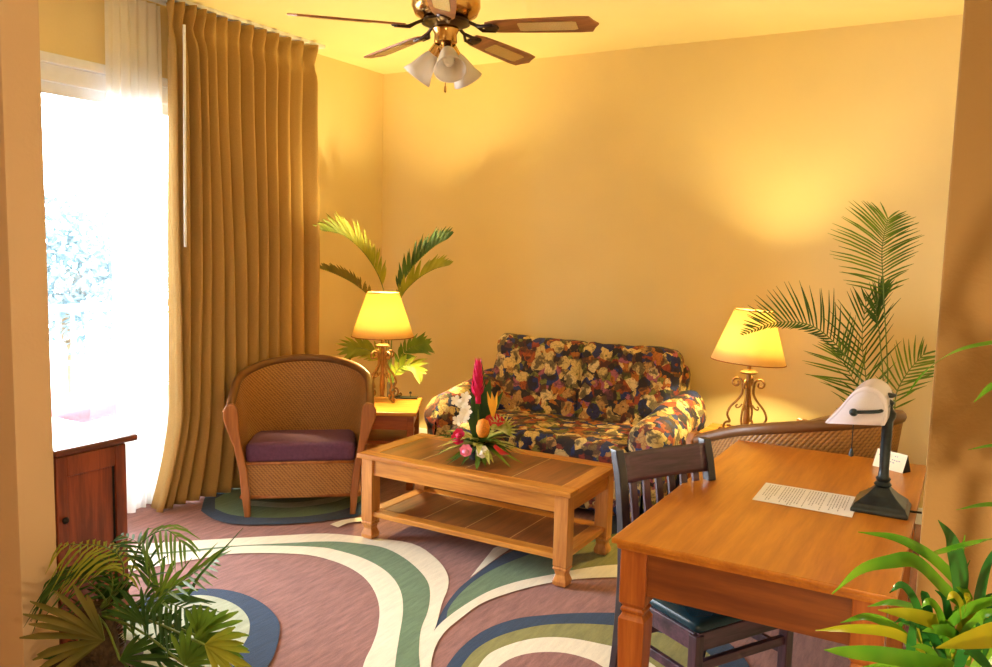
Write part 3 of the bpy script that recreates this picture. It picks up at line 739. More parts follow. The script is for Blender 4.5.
M_WF = plain('white_petal', (250, 244, 232), .6, var=.04); M_ORG = plain('orange_pincushion', (216, 130, 30), .7, var=.25, scale=120)
M_ROSE = plain('pink_rose', (240, 140, 176), .6, var=.15); M_YF = plain('yellow_bract', (236, 170, 30), .5)
q = MB(); q.lathe([(.0, 0), (.05, .0), (.06, .05), (.055, .07), (0, .07)], 20); q.build('bowl', M_DARK, fa, smooth=True)
def pos(dx, dz, dy=0.0): return VR * dx + VU * dz + VD * dy
for i in range(64):
    a = 2 * PI * i / 64 * 7 + random.random(); L = random.uniform(.19, .30); el = random.uniform(-.05, .9); 
    d = V((math.cos(a), math.sin(a), el)).normalized()
    p0 = V((0, 0, .06)); pts = [p0 + d * L * t + V((0, 0, -.09 * L / .25 * t * t + .01)) for t in (0, .25, .5, .75, 1)]
    for p in pts: p.z = max(p.z, .012)
    q = MB(); blade(q, pts, random.uniform(.014, .024), V((0, 0, 1)))
    q.build('leaf', [M_LEAFD, M_VAR, M_LEAF, M_VAR][i % 4], fa, smooth='all')
for dx, dz, dy, w_ in ((-.05, .40, -.03, .022), (.0, .52, -.06, .03), (-.09, .30, 0, .02), (.05, .42, -.05, .032), (.12, .36, -.02, .02), (.09, .26, .04, .025), (-.02, .33, .03, .02)):
    q = MB(); e = pos(dx, dz, dy); blade(q, bez([(0, 0, .06), e * .5 + V((0, 0, .06)), e], 8), w_, VD); q.build('leaf', M_LEAFD, fa, smooth='all')
for k in range(14):
    q = MB(); c = pos(.11, .17, .04); a = -.4 + k * .25; e = c + pos(math.cos(a) * .09, math.sin(a) * .09, .03); blade(q, [c, (c + e) / 2 + VD * .015, e], .008, VD); q.build('leaf', M_VAR, fa)
def flower(name, mt, parts_fn): q = MB(); parts_fn(q); return q.build(name, mt, fa, smooth='all')
def cone_petals(q, c, ax, n, L, w, rows, spread=.5):
    ax = V(ax).normalized(); e1 = ax.orthogonal().normalized(); e2 = ax.cross(e1)
    for r in range(rows):
        for i in range(n):
            a = 2 * PI * (i + .5 * r) / n; d = (e1 * math.cos(a) + e2 * math.sin(a))
            b0 = c + ax * L * r / rows; k = 1 - .6 * r / rows
            p1 = b0 + d * w * k + ax * L * .2; p2 = b0 + d * w * (1 + spread) * k + ax * L * .42
            blade(q, [b0, p1, p2], w * .55 * k, d)
flower('ginger_flower', M_PINK, lambda q: (q.tube([pos(-.01, .30, .02), pos(-.01, .46, .02)], lambda u: .026 * math.sin(PI * (.15 + .8 * u)) + .004, 12), cone_petals(q, pos(-.015, .33, .02), VU, 7, .17, .026, 6)))
flower('flower_stem', M_LEAFY, lambda q: q.tube([pos(0, .05), pos(-.01, .32, .02)], .006, 6))
flower('orchid_spray', M_WF, lambda q: [cone_petals(q, pos(-.09 + random.uniform(-.035, .035), .21 + .018 * k, .06 + random.uniform(-.02, .02)), VD + VU * .3, 5, .02, .022, 1, .4) for k in range(8)])
flower('heliconia', M_RED, lambda q: [blade(q, [pos(.075, .24, .05), pos(.075 + dx, .215, .07), pos(.075 + dx * 1.8, .2 + abs(dx) * .4, .07)], .03, VD) for dx in (-.03, -.01, .012, .035)])
flower('bird_flower', M_YF, lambda q: [blade(q, [pos(.07, .24, .06), pos(.065 + dx, .31, .06), pos(.06 + dx * 2, .37, .05)], .012, VD) for dx in (-.012, 0, .015)])
flower('pincushion_flower', M_ORG, lambda q: q.lathe([(0, -.05), (.022, -.045), (.034, -.02), (.036, .01), (.026, .04), (0, .052)], 20, M=Matrix.Translation(pos(.02, .185, .1))))
def rose(q, c, r):
    for k in range(3):
        cone_petals(q, c - VD * .01 * k, VD + VU * .4, 5 + k, .02, r * (.5 + .3 * k), 1, .3)
    q.lathe([(0, -r * .6), (r * .7, -r * .3), (r * .75, r * .2), (0, r * .6)], 12, M=Matrix.Translation(c))
flower('red_bud', M_PINK, lambda q: (rose(q, pos(-.11, .125, .1), .026), rose(q, pos(-.105, .145, .095), .022)))
flower('pink_rose', M_ROSE, lambda q: rose(q, pos(-.065, .075, .16), .024))
flower('white_rose', M_WF, lambda q: rose(q, pos(.02, .07, .16), .024))
flower('red_bract', M_RED, lambda q: blade(q, [pos(.08, .10, .12), pos(.12, .07, .14), pos(.16, .06, .14)], .014, VD))

# ------------------------------------------------------------------ desk
dx, dy, dw, dd, dz = -.850, 2.174, .749, 1.49, .768
dk = thing('writing_desk', 'large honey coloured wooden writing desk against the right wall', 'desk', (dx + dw / 2, dy + dd / 2, 0))
x, y = dw / 2, dd / 2
q = MB(); q.box(-x, x, -y, y, dz - .016, dz, bev=.005); q.box(-x + .012, x - .012, -y + .012, y - .012, dz - .034, dz - .014, bev=.007)
q.build('desktop', M_DESK, dk)
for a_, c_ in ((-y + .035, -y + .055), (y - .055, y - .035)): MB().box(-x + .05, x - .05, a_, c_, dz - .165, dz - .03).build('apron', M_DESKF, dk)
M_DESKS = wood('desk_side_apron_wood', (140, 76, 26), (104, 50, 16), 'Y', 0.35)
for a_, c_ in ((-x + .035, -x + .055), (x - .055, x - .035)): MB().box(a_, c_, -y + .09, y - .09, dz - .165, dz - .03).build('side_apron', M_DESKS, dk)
for sx in (-1, 1):
    for sy in (-1, 1):
        q = MB(); z1 = dz - .03; c = .04
        q.sqlathe([(.026, 0), (.03, .02), (.036, .35), (c, z1 - .25), (c, z1 - .215), (.034, z1 - .205), (.031, z1 - .197), (.036, z1 - .19), (.036, z1 - .184), (.03, z1 - .178), (c, z1 - .165), (c, z1)], (sx * (x - .062), sy * (y - .062)))
        q.build('leg', M_DESKL, dk, bevel=.003)

# ------------------------------------------------------------------ desk chair
fa_d = V((.866, -.5, 0)); rl = V((.5, .866, 0))
nf = V((-.644, 2.385, 0)); org = nf - fa_d * .42 + rl * .22
dc = thing('desk_chair', 'dark slat back wooden chair with dark padded seat tucked under the desk', 'chair', org, math.atan2(fa_d.y, fa_d.x))
# local: +X faces forward, Y across (near side is -Y)
def post(sy):
    q = MB(); pts = [(-.005, 0, 0), (.03, 0, .2), (.045, 0, .44), (.04, 0, .6), (.012, 0, .8), (-.02, 0, .915)]
    vs = []; fs = []
    for i, (px, _, pz) in enumerate(bez(pts, 18)):
        for a, c in ((-.018, -.017), (.018, -.017), (.018, .017), (-.018, .017)): vs.append((px + a, sy * .203 + c, pz))
    for i in range(18):
        for k in range(4): fs.append((i * 4 + k, i * 4 + (k + 1) % 4, i * 4 + 4 + (k + 1) % 4, i * 4 + 4 + k))
    fs += [(3, 2, 1, 0), (72, 73, 74, 75)]
    return q.add(vs, fs)
for sy in (-1, 1): post(sy).build('back_post', M_BLACK, dc, bevel=.004)
def bx_(z): return bez([(.045, 0, .44), (.04, 0, .6), (.012, 0, .8), (-.02, 0, .915)], 40)[int((z - .44) / .475 * 40)].x
q = MB(); q.grid(lambda u, v: (bx_(.80 + .105 * v) - .012 * math.sin(PI * u) + .008, -.19 + .38 * u, .80 + .1 * v), 12, 6); q.build('top_rail', M_CHAIRX, dc, smooth='all', solid=.02)
q = MB(); q.box(.03, .054, -.19, .19, .50, .54, bev=.003); q.build('lower_rail', M_CHAIRX, dc)
for k in range(6):
    yy = -.145 + .058 * k
    q = MB(); q.grid(lambda u, v: (bx_(.52 + .30 * v) - .004, yy - .014 + .028 * u, .52 + .30 * v), 2, 8); q.build('slat', M_CHAIRW, dc, solid=.01)
for sy in (-1, 1):
    q = MB(); q.box(.385, .42, sy * .203 - .017, sy * .203 + .017, 0, .43); q.build('leg', M_CHAIRW, dc, bevel=.003)
q = MB(); q.box(.04, .4, -.212, -.19, .375, .435); q.box(.04, .4, .19, .212, .375, .435); q.box(.39, .412, -.2, .2, .375, .435); q.box(.035, .055, -.2, .2, .375, .435)
q.build('seat_frame', M_CHAIRX, dc, bevel=.003)
q = MB(); q.puffy((.03, -.205, .425), (.41, .205, .465), .018, 0, 12, crown=.012); q.build('seat', M_TEAL, dc, smooth='all')
for sy in (-1, 1): MB().box(.03, .4, sy * .203 - .009, sy * .203 + .009, .27, .30).build('stretcher', M_CHAIRX, dc, bevel=.002)
MB().box(.39, .41, -.2, .2, .31, .34).build('stretcher', M_CHAIRX, dc, bevel=.002)
MB().box(.03, .05, -.2, .2, .25, .28).build('stretcher', M_CHAIRX, dc, bevel=.002)

# ------------------------------------------------------------------ things on the desk
bl = thing('banker_lamp', 'dark bronze banker lamp with white glass shade standing on the desk', 'desk lamp', (-.205, 2.93, dz))
q = MB(); q.sqlathe([(.085, 0), (.085, .012), (.078, .02), (.075, .028), (.045, .052), (.028, .07), (.022, .078)]); q.build('base', M_IRON2, bl, bevel=.003)
q = MB(); q.lathe([(.02, .075), (.028, .085), (.02, .095), (.024, .105), (.017, .112), (.015, .14), (.0165, .2), (.0165, .295), (.024, .31), (.024, .325), (.015, .335), (.012, .345), (.018, .36), (0, .37)], 16)
q.build('column', M_IRON2, bl, smooth=True)
q = MB(); yk = .125
q.tube(bez([(0, 0, .35), (-.0, -.07, .352), (-.02, -yk, .345), (-.09, -yk - .005, .335)], 18), .006, 8)
q.tube(bez([(0, 0, .35), (0, .07, .352), (-.02, yk, .345), (-.09, yk + .005, .335)], 18), .006, 8)
for s in (-1, 1): q.lathe([(0, -.008), (.011, -.006), (.013, .004), (.006, .012), (0, .012)], 14, M=Matrix.Translation((-.09, s * (yk + .004), .335)) @ Matrix.Rotation(s * -PI / 2, 4, 'X'))
q.build('yoke_arm', M_IRON2, bl, smooth='all')
prof = [(-.175, .285), (-.168, .296), (-.145, .322), (-.115, .37), (-.09, .4), (-.06, .415), (-.03, .41), (-.008, .39), (.002, .36), (.004, .32), (-.002, .30)]
pp = [(p.x, p.z) for p in bez([(a, 0, c) for a, c in prof], 30)]
q = MB()
def shp(u, v):
    i = min(int(u * 30 + .5), 30); px, pz = pp[i]; e = abs(v * 2 - 1); k = math.sqrt(max(0, 1 - max(0, (e - .88) / .12) ** 2)) * .10 + .90
    cx2, cz2 = -.085, .30
    return V((cx2 + (px - cx2) * k, (v * 2 - 1) * .115, cz2 + (pz - cz2) * k))
q.grid(shp, 30, 20)
for v in (0, 1):
    ed = [shp(i / 30, v) for i in range(31)]; q.add(ed, [list(range(31))])
q.build('glass_shade', M_MILK, bl, smooth=True, solid=.004)
q = MB(); q.tube([(-.1, -.02, .33), (-.1, -.02, .19)], .0018, 6); q.lathe([(0, .165), (.008, .17), (.006, .185), (.002, .195)], 10, (-.1, -.02, 0)); q.build('pull_chain', M_IRON2, bl)
q = MB(); q.lathe([(0, .372), (.012, .374), (.022, .38), (.022, .386), (0, .39)], 14); q.build('finial', M_IRON2, bl, smooth='all')
q = MB(); q.tube([(.08, 0, .008), (.1, .01, .006), (.118, .02, .004)], .004, 6); q.build('cord', M_TRAY, bl)

pa, pb, pc, pd = [at(*p, z=dz) for p in ((766, 483), (752, 500), (852, 518), (860, 498))]
t = thing('printed_sheet', 'white printed sheet of paper lying on the desk beside the lamp', 'paper', (pa + pc) / 2)
o = (pa + pc) / 2
q = MB(); q.grid(lambda u, v: ((pa * (1 - u) + pd * u) * (1 - v) + (pb * (1 - u) + pc * u) * v) - o + V((0, 0, .0015 + .004 * u * (1 - u) * v)), 12, 6); q.build('sheet', M_PAPER, t, solid=.0006)
q = MB(); random.seed(3)
def on(u, v): p = ((pa * (1 - u) + pd * u) * (1 - v) + (pb * (1 - u) + pc * u) * v) - o; p.z = .0024 + .004 * u * (1 - u) * v; return p
for k in range(30):
    u0 = .06 + k * .029
    if k in (5, 14, 22): continue
    v = .08; end = random.uniform(.6, .93)
    while v < end:
        l = random.uniform(.03, .1); q.add([on(u0, v), on(u0 + .009, v), on(u0 + .009, v + l), on(u0, v + l)], [(0, 1, 2, 3)]); v += l + .02
q.build('printed_text', M_INK, t)
t = thing('pen', 'thin dark pen lying between the printed sheet and the lamp base', 'pen', at(864, 497, z=dz))
a, c = at(869, 490, z=dz) , at(858, 506, z=dz); o = V(t.location)
q = MB(); q.tube([a - o + V((0, 0, .005)), c - o + V((0, 0, .005))], .004, 8); q.build('barrel', M_TRAY, t)

# folded card
ca, cb = at(872.5, 465.5, z=dz), at(902.5, 473.5, z=dz)
e = (cb - ca); L = e.length; ex = e.normalized(); ey = V((-ex.y, ex.x, 0))
tc = thing('tent_card', 'small white folded card standing at the far right of the desk', 'card', ca)
Hc, Dc = .068, .052
q = MB(); q.add([V((0, 0, 0)), ex * L, ex * L + ey * Dc / 2 + VU * Hc, ey * Dc / 2 + VU * Hc], [(0, 1, 2, 3)]); q.build('front_face', M_CARD, tc, solid=.001)
q = MB(); q.add([ey * Dc, ex * L + ey * Dc, ex * L + ey * Dc / 2 + VU * Hc, ey * Dc / 2 + VU * Hc], [(0, 1, 2, 3)])
for s in (0, 1): q.add([ex * L * s * .995, ey * Dc + ex * L * s * .995, ey * Dc / 2 + VU * (Hc - .001) + ex * L * s * .995], [(0, 1, 2)])
q.build('black_backing', M_CARDB, tc, solid=.001)
def oncard(u, v): return ex * L * u + ey * Dc / 2 * v + VU * Hc * v - (ey * Hc - VU * Dc / 2).normalized() * .0012
q = MB()
for (u0, u1, v) in ((.1, .2, .66), (.14, .22, .6), (.62, .66, .76), (.69, .72, .76), (.55, .6, .55), (.62, .67, .54), (.69, .75, .53), (.77, .83, .54), (.52, .56, .42), (.6, .66, .4)):
    q.add([oncard(u0, v), oncard(u1, v), oncard(u1, v + .05), oncard(u0, v + .05)], [(0, 1, 2, 3)])
q.build('printed_text', M_INK, tc)

# ------------------------------------------------------------------ dresser
ds = thing('low_dresser', 'reddish brown wooden low dresser standing by the glass door', 'dresser', (-2.86, YP1, 0))
DE, DH = .297, .818
MB().box(-.55, 0, .005, DE, .06, DH - .025).build('carcass', M_DRES, ds, bevel=.003)
MB().box(-.58, .025, .002, DE + .045, DH - .025, DH, bev=.008).build('top', M_DREST, ds)
q = MB(); e0, e1 = 0.0, .012
q.box(e0, e1, .006, .05, .06, DH - .03); q.box(e0, e1, DE - .05, DE - .002, .06, DH - .03); q.box(e0, e1, .05, DE - .05, DH - .11, DH - .03); q.box(e0, e1, .05, DE - .05, .06, .14); q.build('end_panel', M_DRES, ds, bevel=.004)
MB().box(0, .002, DE - .058, DE - .05, .14, DH - .11).build('groove', M_DARK, ds)
q = MB(); q.box(-.54, -.01, .02, DE - .02, 0, .065); q.build('plinth', M_DRES, ds)
q = MB(); q.lathe([(0, 0), (.009, .004), (.013, .012), (.008, .02), (0, .022)], 14, M=Matrix.Translation((.011, .03, .55)) @ Matrix.Rotation(PI / 2, 4, 'Y')); q.build('knob', M_DARK, ds, smooth='all')

# ------------------------------------------------------------------ palms
def frond(q, pts, n, Lf, w, nrm, t0=.25, ang=55, droop=.0, mi=0, side=(1, 1), rr=.004, curl=.15, sj=.0):
    pts = [V(p) for p in pts]; C = bez(pts, 60); q.tube(C, lambda u: rr * (1 - .75 * u), 6, 1)
    for i in range(n):
        t = t0 + (1 - t0) * (i / (n - 1)) * .985; k = min(int(t * 60), 59); p = C[k] + (C[k + 1] - C[k]) * (t * 60 - k); T = (C[min(k + 2, 60)] - C[max(k - 1, 0)]).normalized()
        S = T.cross(nrm).normalized(); NN = S.cross(T)
        a = math.radians(ang * (1 - .45 * t ** 2) + random.uniform(-5, 5))
        for sg, en in ((1, side[0]), (-1, side[1])):
            if not en: continue
            L = Lf((t - t0) / (1 - t0)) * random.uniform(.88, 1.08) * en
            d = (T * math.cos(a) + S * sg * math.sin(a) + NN * random.uniform(-.25, .25)).normalized()
            P = [p + d * L * u + V((0, 0, -droop * L * u * u)) + T * curl * L * u * u for u in (0, .3, .62, 1)]
            blade(q, P, lambda u: w * (.35 + 2.2 * u * (1 - u) + .25 * (1 - u)) if u < 1 else .0005, nrm, 0, .3)
bell = lambda L: (lambda t: L * (math.sin(PI * (.18 + .74 * t)) ** .8))
random.seed(21)
# corner palm behind the left lamp
YL = 4.95
base = V((-3.76, YL, 0))
pl = thing('corner_palm', 'potted palm in the corner behind the left table lamp', 'potted palm', base)
MB().lathe([(0, 0), (.13, 0), (.16, .28), (.17, .3), (.15, .3), (.14, .27), (0, .27)], 28).build('pot', M_POTW, pl, smooth=True)
def L2(pts, Y, b): return [at(px, py, y=Y + (k if False else 0)) - b for k, (px, py) in enumerate(pts)]
crown = V((0, 0, .5))
q = MB(); q.tube([(0, 0, .26), (.0, 0, .55)], .03, 10); q.build('trunk', M_BARK, pl)
def FR(px, mt, n, L, w, side=(1, 1), Y=YL, b=base, par=pl, first=None, dro=.15, ang=50, t0=.3, nrm=None, rr=.005, taper=0):
    pts = ([first] if first is not None else []) + [at(a[0], a[1], y=(a[2] if len(a) > 2 else Y)) - b for a in px]
    q = MB(); frond(q, pts, n, bell(L) if not taper else (lambda t: L * max(.12, math.sin(PI * (.2 + .78 * t)) ** .8) * (1 - .5 * t)), w, nrm or (VD * 1.0 + VU * .1), t0, ang, dro, side=side, rr=rr); q.build('frond', [mt, M_STEM], par, smooth='all')
FR([(388, 330), (383, 288), (368, 258, 4.8), (345, 236, 4.62), (322, 230, 4.42)], M_LEAFY, 34, .24, .010, (1, .0), first=crown, t0=.42, ang=40)
FR([(392, 330), (396, 296), (412, 268), (432, 248), (448, 238)], M_LEAFD, 34, .2, .010, (0, 1), first=crown, t0=.45, ang=45)
FR([(392, 335), (400, 300), (414, 282), (432, 270), (448, 265)], M_LEAFY, 30, .17, .010, (0, 1), first=crown, t0=.4, ang=45)
FR([(384, 330), (372, 300), (356, 285, 4.75), (338, 275, 4.6), (320, 268, 4.42)], M_LEAFO, 30, .14, .009, (1, 0), first=crown, t0=.42, ang=45)
FR([(386, 365), (372, 352, 4.9), (358, 348, 4.8), (350, 352, 4.75)], M_LEAFY, 14, .16, .012, (1, 1), first=crown * .8, t0=.35)
FR([(394, 370), (405, 352), (418, 345), (426, 344)], M_LEAF, 14, .14, .012, (1, 1), first=crown * .8, t0=.35)
FR([(394, 378), (402, 366), (412, 366), (420, 372)], M_LEAFY, 10, .14, .014, (1, 1), first=crown * .7, t0=.3)
# right palm behind the desk
YR = 4.95; base = V((-.42, YR, 0))
pr_ = thing('tall_palm', 'tall feathery palm behind the second wicker armchair and desk', 'potted palm', base)
MB().lathe([(0, 0), (.12, 0), (.14, .26), (.15, .28), (.135, .28), (.12, .25), (0, .25)], 28).build('pot', M_POTW, pr_, smooth=True)
crown = V((0, 0, .45))
q = MB(); q.tube([(0, 0, .24), (.0, 0, .5)], .025, 10); q.build('trunk', M_BARK, pr_)
FR([(887, 400), (884, 300), (882, 250), (888, 218)], M_LEAF, 27, .33, .0046, b=base, par=pr_, Y=4.8, first=crown, t0=.52, ang=72, dro=.28, side=(.72, 1))
FR([(868, 400), (845, 355), (812, 326), (775, 323), (742, 335)], M_LEAFD, 32, .25, .0048, b=base, par=pr_, Y=4.45, first=crown, t0=.40, ang=66, side=(1, .3), dro=-.1, taper=1)
FR([(868, 430), (866, 380), (862, 340), (866, 300)], M_LEAFD, 16, .30, .005, b=base, par=pr_, Y=YR, first=crown, t0=.4, ang=50)
FR([(860, 440), (862, 400), (848, 370), (838, 350)], M_LEAF, 16, .26, .005, b=base, par=pr_, Y=YR, first=crown, t0=.35, ang=62)
FR([(892, 430), (896, 395), (908, 372), (924, 354)], M_LEAF, 14, .20, .005, b=base, par=pr_, Y=4.6, first=crown, t0=.4, ang=60)
FR([(884, 420), (880, 340), (876, 310), (884, 285)], M_LEAFD, 16, .14, .005, b=base, par=pr_, Y=YR - .05, first=crown, t0=.6, ang=40)

# foreground left palm
random.seed(8)
YF = 1.72; base = V((-2.60, YF, 0))
fp = thing('entry_palm', 'bushy green palm in a pot at the lower left in front of dresser', 'potted palm', base)
MB().lathe([(0, 0), (.13, 0), (.155, .10), (.14, .10), (0, .09)], 28).build('pot', M_POT, fp, smooth=True)
q = MB(); q.tube(bez([(0, 0, .05), (.02, 0, .16), (0, 0, .30)], 14), lambda u: .075 - .02 * u, 14)
for k in range(160):
    a = random.uniform(0, 6.28); z = random.uniform(.08, .3); r_ = .065; d = V((math.cos(a), math.sin(a), .6)); p = V((math.cos(a) * r_, math.sin(a) * r_, z)); blade(q, [p, p + d * .02, p + d * .035], .006, VU)
q.build('trunk', M_BARK, fp)
c0 = V((0, 0, .27))
def fan(ox, oz, oy, a0, a1, n, L, w, mt, lift=.0, jit=.06):
    """Fan leaf: stem from the crown, folded blades radiating from its hub."""
    hub = at(ox, oz, y=oy) - base
    q = MB(); q.tube(bez([c0, c0 * .5 + hub * .5 + VU * .03, hub], 10), .004, 6, 1)
    for i in range(n):
        a = math.radians(a0 + (a1 - a0) * i / (n - 1)) + random.uniform(-jit, jit)
        d = VR * math.cos(a) + VU * math.sin(a) + VD * random.uniform(-.15, .25)
        l = L * random.uniform(.8, 1.05) * (.75 + .25 * math.sin(PI * i / (n - 1)))
        P = [hub + d * l * u + VU * (-.18 * l * u * u) for u in (0, .25, .5, .8, 1)]
        blade(q, P, lambda u: w * (.25 + 2.6 * u * (1 - .8 * u)) if u < 1 else w * .25, VD, 0, .35)
    q.build('fan_leaf', [mt, M_STEM], fp, smooth='all')
# (hub px, py, depth, start, end angle, count, length, half width)
fan(104, 640, 1.62, 108, 212, 15, .30, .0105, M_LEAFO)
fan(150, 650, 1.70, -45, 60, 13, .26, .007, M_LEAFD)
fan(198, 636, 1.66, -35, 105, 14, .17, .0085, M_LEAF)
fan(205, 645, 1.6, -60, 40, 9, .16, .009, M_LEAFY)
fan(160, 596, 1.75, 20, 120, 9, .20, .0065, M_LEAF)
fan(145, 625, 1.65, 30, 160, 12, .18, .006, M_LEAFD)
fan(120, 600, 1.8, 60, 170, 11, .15, .006, M_LEAFD)
fan(185, 665, 1.6, 0, 110, 12, .18, .008, M_LEAF)
fan(120, 660, 1.6, -30, 60, 11, .22, .007, M_LEAFD)
fan(75, 655, 1.7, 150, 230, 7, .12, .008, M_LEAFD)
def FP(px, mt, n, L, w, ang=60, dro=.5, t0=.3, side=(1, 1), Y=1.7):
    pts = [c0] + [at(a, b_, y=Y) - base for a, b_ in px]
    q = MB(); frond(q, pts, n, bell(L), w, VU * .8 + VD * .5, t0, ang, dro, side=side, rr=.004); q.build('frond', [mt, M_STEM], fp, smooth='all')
FP([(122, 580), (118, 555), (95, 545), (60, 545)], M_LEAFY, 16, .15, .0055, 60, .9)
FP([(128, 580), (140, 545), (165, 530), (185, 545)], M_LEAF, 13, .11, .0045, 60, .7)
FP([(140, 600), (150, 570), (140, 545), (122, 535)], M_LEAFD, 11, .10, .005, 55, .3)
FP([(130, 620), (170, 590), (195, 572), (214, 560)], M_LEAF, 12, .14, .0055, 45, .1)
FP([(105, 600), (80, 575), (65, 570), (50, 580)], M_LEAFD, 16, .16, .006, 60, .8)
FP([(120, 620), (150, 600), (175, 605), (200, 615)], M_LEAFD, 16, .15, .006, 60, .4)
FP([(110, 600), (112, 575), (104, 560), (85, 560)], M_LEAFD, 16, .15, .0055, 60, .7)
q = MB(); blade(q, bez([c0, at(178, 600, y=1.7) - base, at(200, 575, y=1.68) - base, at(243, 528, y=1.64) - base], 12), .0055, VD); q.build('spear_leaf', M_LEAFD, fp, smooth='all')

# foreground right plant with broad strap leaves
random.seed(4)
YG = 1.15; base = V((.03, YG, 0))
dp = thing('strap_leaf_plant', 'bright green broad strap leaved plant in front of the right entry wall', 'potted plant', base)
MB().lathe([(0, 0), (.14, 0), (.18, .36), (.19, .4), (.17, .4), (.16, .36), (0, .36)], 28).build('pot', M_POT, dp, smooth=True)
q = MB(); c1 = at(962, 690, y=YG) - base; c1b = at(940, 700, y=YG) - base
for (cx3, cz3) in ((0, c1.z), (-.05, c1b.z - .1), (.06, c1.z - .15)):
    q.tube(bez([(cx3 * .4, 0, .34), (cx3 * .8, .01, .6), (cx3, 0, cz3)], 10), .011, 10)
q.build('cane', M_STEM, dp, smooth='all')
def SL(px, w, mt, nr=None):
    q = MB(); P = bez([at(a[0], a[1], y=YG + a[2]) - base for a in px], 22); 
    blade(q, P, lambda u: w * .42 * (.28 * (1 - u) + 2.4 * u ** .7 * (1 - u) ** .95) if u < 1 else .0004, nr or (VD * .8 + VU * .6), 0, .22); q.build('leaf', mt, dp, smooth='all')
SL([(968, 610, 0), (945, 590, 0), (915, 562, -.05), (890, 562, -.08), (860, 570, -.1), (832, 594, -.12)], .024, M_BROAD)
SL([(972, 600, 0), (950, 575, 0), (925, 553, -.02), (895, 538, -.04), (858, 532, -.05)], .020, M_BROAD)
SL([(958, 640, 0), (940, 625, -.02), (910, 615, -.06), (878, 610, -.08)], .026, M_BROADY)
SL([(958, 667, 0), (925, 662, -.05), (880, 655, -.1), (845, 652, -.12), (824, 650, -.14)], .026, M_BROAD)
SL([(960, 600, 0), (958, 570, .0), (950, 540, 0), (938, 520, -.02)], .030, M_BROADD)
SL([(966, 620, 0), (962, 590, .02), (960, 560, .02), (965, 535, .02)], .016, M_BROAD)
SL([(930, 556, .02), (960, 548, -.05), (990, 540, -.1), (1040, 535, -.15)], .024, M_BROAD, VD * .5 + VU)
SL([(1075, 345, .05), (1035, 340, .0), (992, 343, -.02), (955, 352, -.02), (925, 372, 0), (906, 396, 0)], .010, M_BROAD, VU * .9 + VD * .5)
SL([(1060, 372, 0), (1020, 376, 0), (992, 386, 0), (974, 402, 0)], .013, M_BROAD)
SL([(1060, 440, 0), (1020, 444, 0), (990, 446, 0), (968, 450, 0)], .010, M_BROAD, VU + VD * .5)
SL([(1050, 505, 0), (1015, 506, 0), (985, 505, 0), (956, 510, 0)], .013, M_BROAD, VU + VD * .5)
SL([(1060, 640, -.1), (1010, 634, -.14), (975, 640, -.16), (936, 648, -.18)], .034, M_BROADY, VU * .8 + VD * .7)
SL([(985, 650, 0), (978, 610, 0), (985, 570, 0), (1000, 540, 0)], .018, M_BROADD)
SL([(962, 650, 0), (950, 630, 0), (945, 600, 0), (935, 590, 0)], .016, M_BROADD)
SL([(950, 667, 0), (945, 640, 0), (925, 628, 0), (898, 620, -.02)], .016, M_BROADD)
SL([(905, 680, 0), (910, 650, -.02), (912, 630, -.02), (914, 618, -.02)], .016, M_BROADD)
SL([(975, 680, 0), (990, 655, 0), (1005, 650, 0), (1030, 660, 0)], .02, M_BROAD)
SL([(965, 640, 0), (980, 625, .02), (1000, 590, .02), (1010, 560, .02)], .02, M_BROAD)
SL([(940, 690, 0), (935, 660, -.02), (925, 648, -.02), (905, 645, -.02)], .014, M_BROAD)
SL([(955, 680, -.05), (965, 650, -.06), (985, 665, -.08), (1000, 690, -.1)], .02, M_BROADD)
SL([(960, 660, 0), (975, 620, .04), (960, 585, .05), (970, 560, .06)], .014, M_BROADD)
SL([(970, 660, 0), (940, 650, .04), (955, 615, .05), (990, 600, .06)], .018, M_BROAD)

for k in range(26):
    a = random.uniform(20, 160) if k % 3 else random.uniform(-20, 200); L = random.uniform(45, 115)
    x0 = random.choice((930, 950, 968, 985)); y0 = random.uniform(630, 672)
    ca, sa = math.cos(math.radians(a)), math.sin(math.radians(a)); dd_ = random.uniform(-.06, .08)
    SL([(x0, y0 + 12, 0), (x0 + ca * L * .35, y0 - sa * L * .45, dd_ * .5), (x0 + ca * L * .75, y0 - sa * L * .7, dd_), (x0 + ca * L * 1.1, y0 - sa * L * .62, dd_)], random.uniform(.014, .022), [M_BROAD, M_BROADD, M_BROAD, M_BROADY][k % 4])

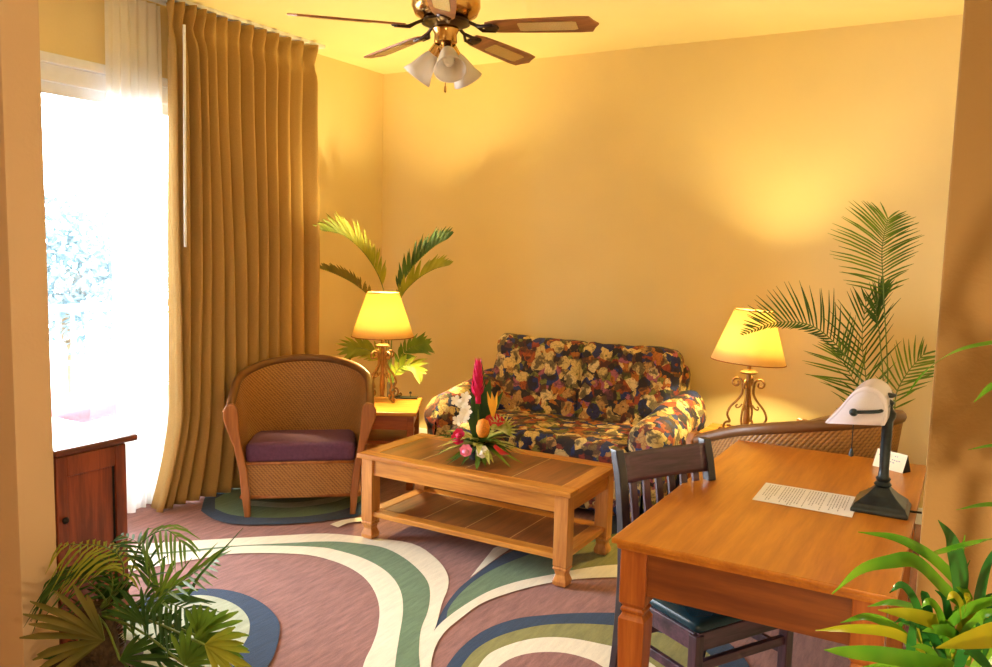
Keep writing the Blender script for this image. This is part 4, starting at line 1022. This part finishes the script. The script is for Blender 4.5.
# ------------------------------------------------------------------ added lamp and console out of view, to cast leaf shadows
hc = thing('added_console', 'narrow dark console table added out of view to hold the globe lamp', 'table', (.1, .32, 0))
MB().box(-.3, .3, -.13, .13, .63, .66, bev=.005).build('top', M_DREST, hc)
for sx in (-.26, .26):
    for sy in (-.1, .1): MB().box(sx - .02, sx + .02, sy - .02, sy + .02, 0, .63).build('leg', M_DREST, hc)
hl = thing('added_globe_lamp', 'small globe lamp added out of view to cast leaf shadows', 'table lamp', (.035, .36, .66))
MB().lathe([(0, 0), (.05, 0), (.05, .012), (.012, .02), (.012, .06), (.02, .07), (0, .075)], 24).build('base', M_BRASS, hl, smooth=True)
M_GLOBE = emis('added_globe_glow', (1, .8, .52), 1300)
MB().lathe([(.032 * math.sin(PI * i / 16) + .0001, .105 - .032 * math.cos(PI * i / 16)) for i in range(17)], 24).build('globe', M_GLOBE, hl, smooth='all')

# ceiling light added behind the camera as fill for room and entry
cl = thing('added_ceiling_light', 'flush ceiling light added out of view as fill', 'ceiling light', (-1.3, .2, H))
MB().lathe([(0, -.005), (.15, -.005), (.16, -.03), (.15, -.04), (0, -.04)], 30).build('frame', M_WHITE, cl, smooth=True)
MB().lathe([(.14, -.04), (.12, -.07), (.07, -.085), (0, -.09)], 30).build('diffuser', emis('added_diffuser_glow', (1, .8, .55), 5), cl, smooth='all')
la = bpy.data.lights.new('added_ceiling_fill', 'AREA'); la.shape = 'DISK'; la.size = .3; la.energy = 24; la.color = (1, .86, .62)
lo = bpy.data.objects.new('added_ceiling_fill', la); COL.objects.link(lo); lo.location = (-1.3, .2, H - .1)

# ------------------------------------------------------------------ daylight
wd = bpy.data.worlds.new('world'); sc.world = wd; wd.use_nodes = True
nt = wd.node_tree; bg = nt.nodes['Background']; bg.inputs['Color'].default_value = (.86, .94, 1.0, 1); bg.inputs['Strength'].default_value = 30.0
la = bpy.data.lights.new('door_daylight', 'AREA'); la.shape = 'RECTANGLE'; la.size = 2.4; la.size_y = D1_ - D0 - .2
la.cycles.is_portal = True
lo = bpy.data.objects.new('door_daylight', la); COL.objects.link(lo); lo.location = (XW - .2, (D0 + D1_) / 2, 1.25)
lo.rotation_euler = Matrix(((0, 0, -1), (0, 1, 0), (1, 0, 0))).transposed().to_euler()
lo.rotation_euler = V((1, 0, 0)).to_track_quat('-Z', 'Y').to_euler()
la.size, la.size_y = D1_ - D0 - .1, 2.5
vs = sc.view_settings; sc.display_settings.display_device = 'sRGB'
vs.view_transform = 'Standard'; vs.look = 'None'; vs.gamma = 1; vs.exposure = 0.1; vs.use_curve_mapping = False
sc.cycles.use_denoising = True
sc.cycles.max_bounces = 8; sc.cycles.diffuse_bounces = 5; sc.cycles.transparent_max_bounces = 16
sc.cycles.sample_clamp_indirect = 6
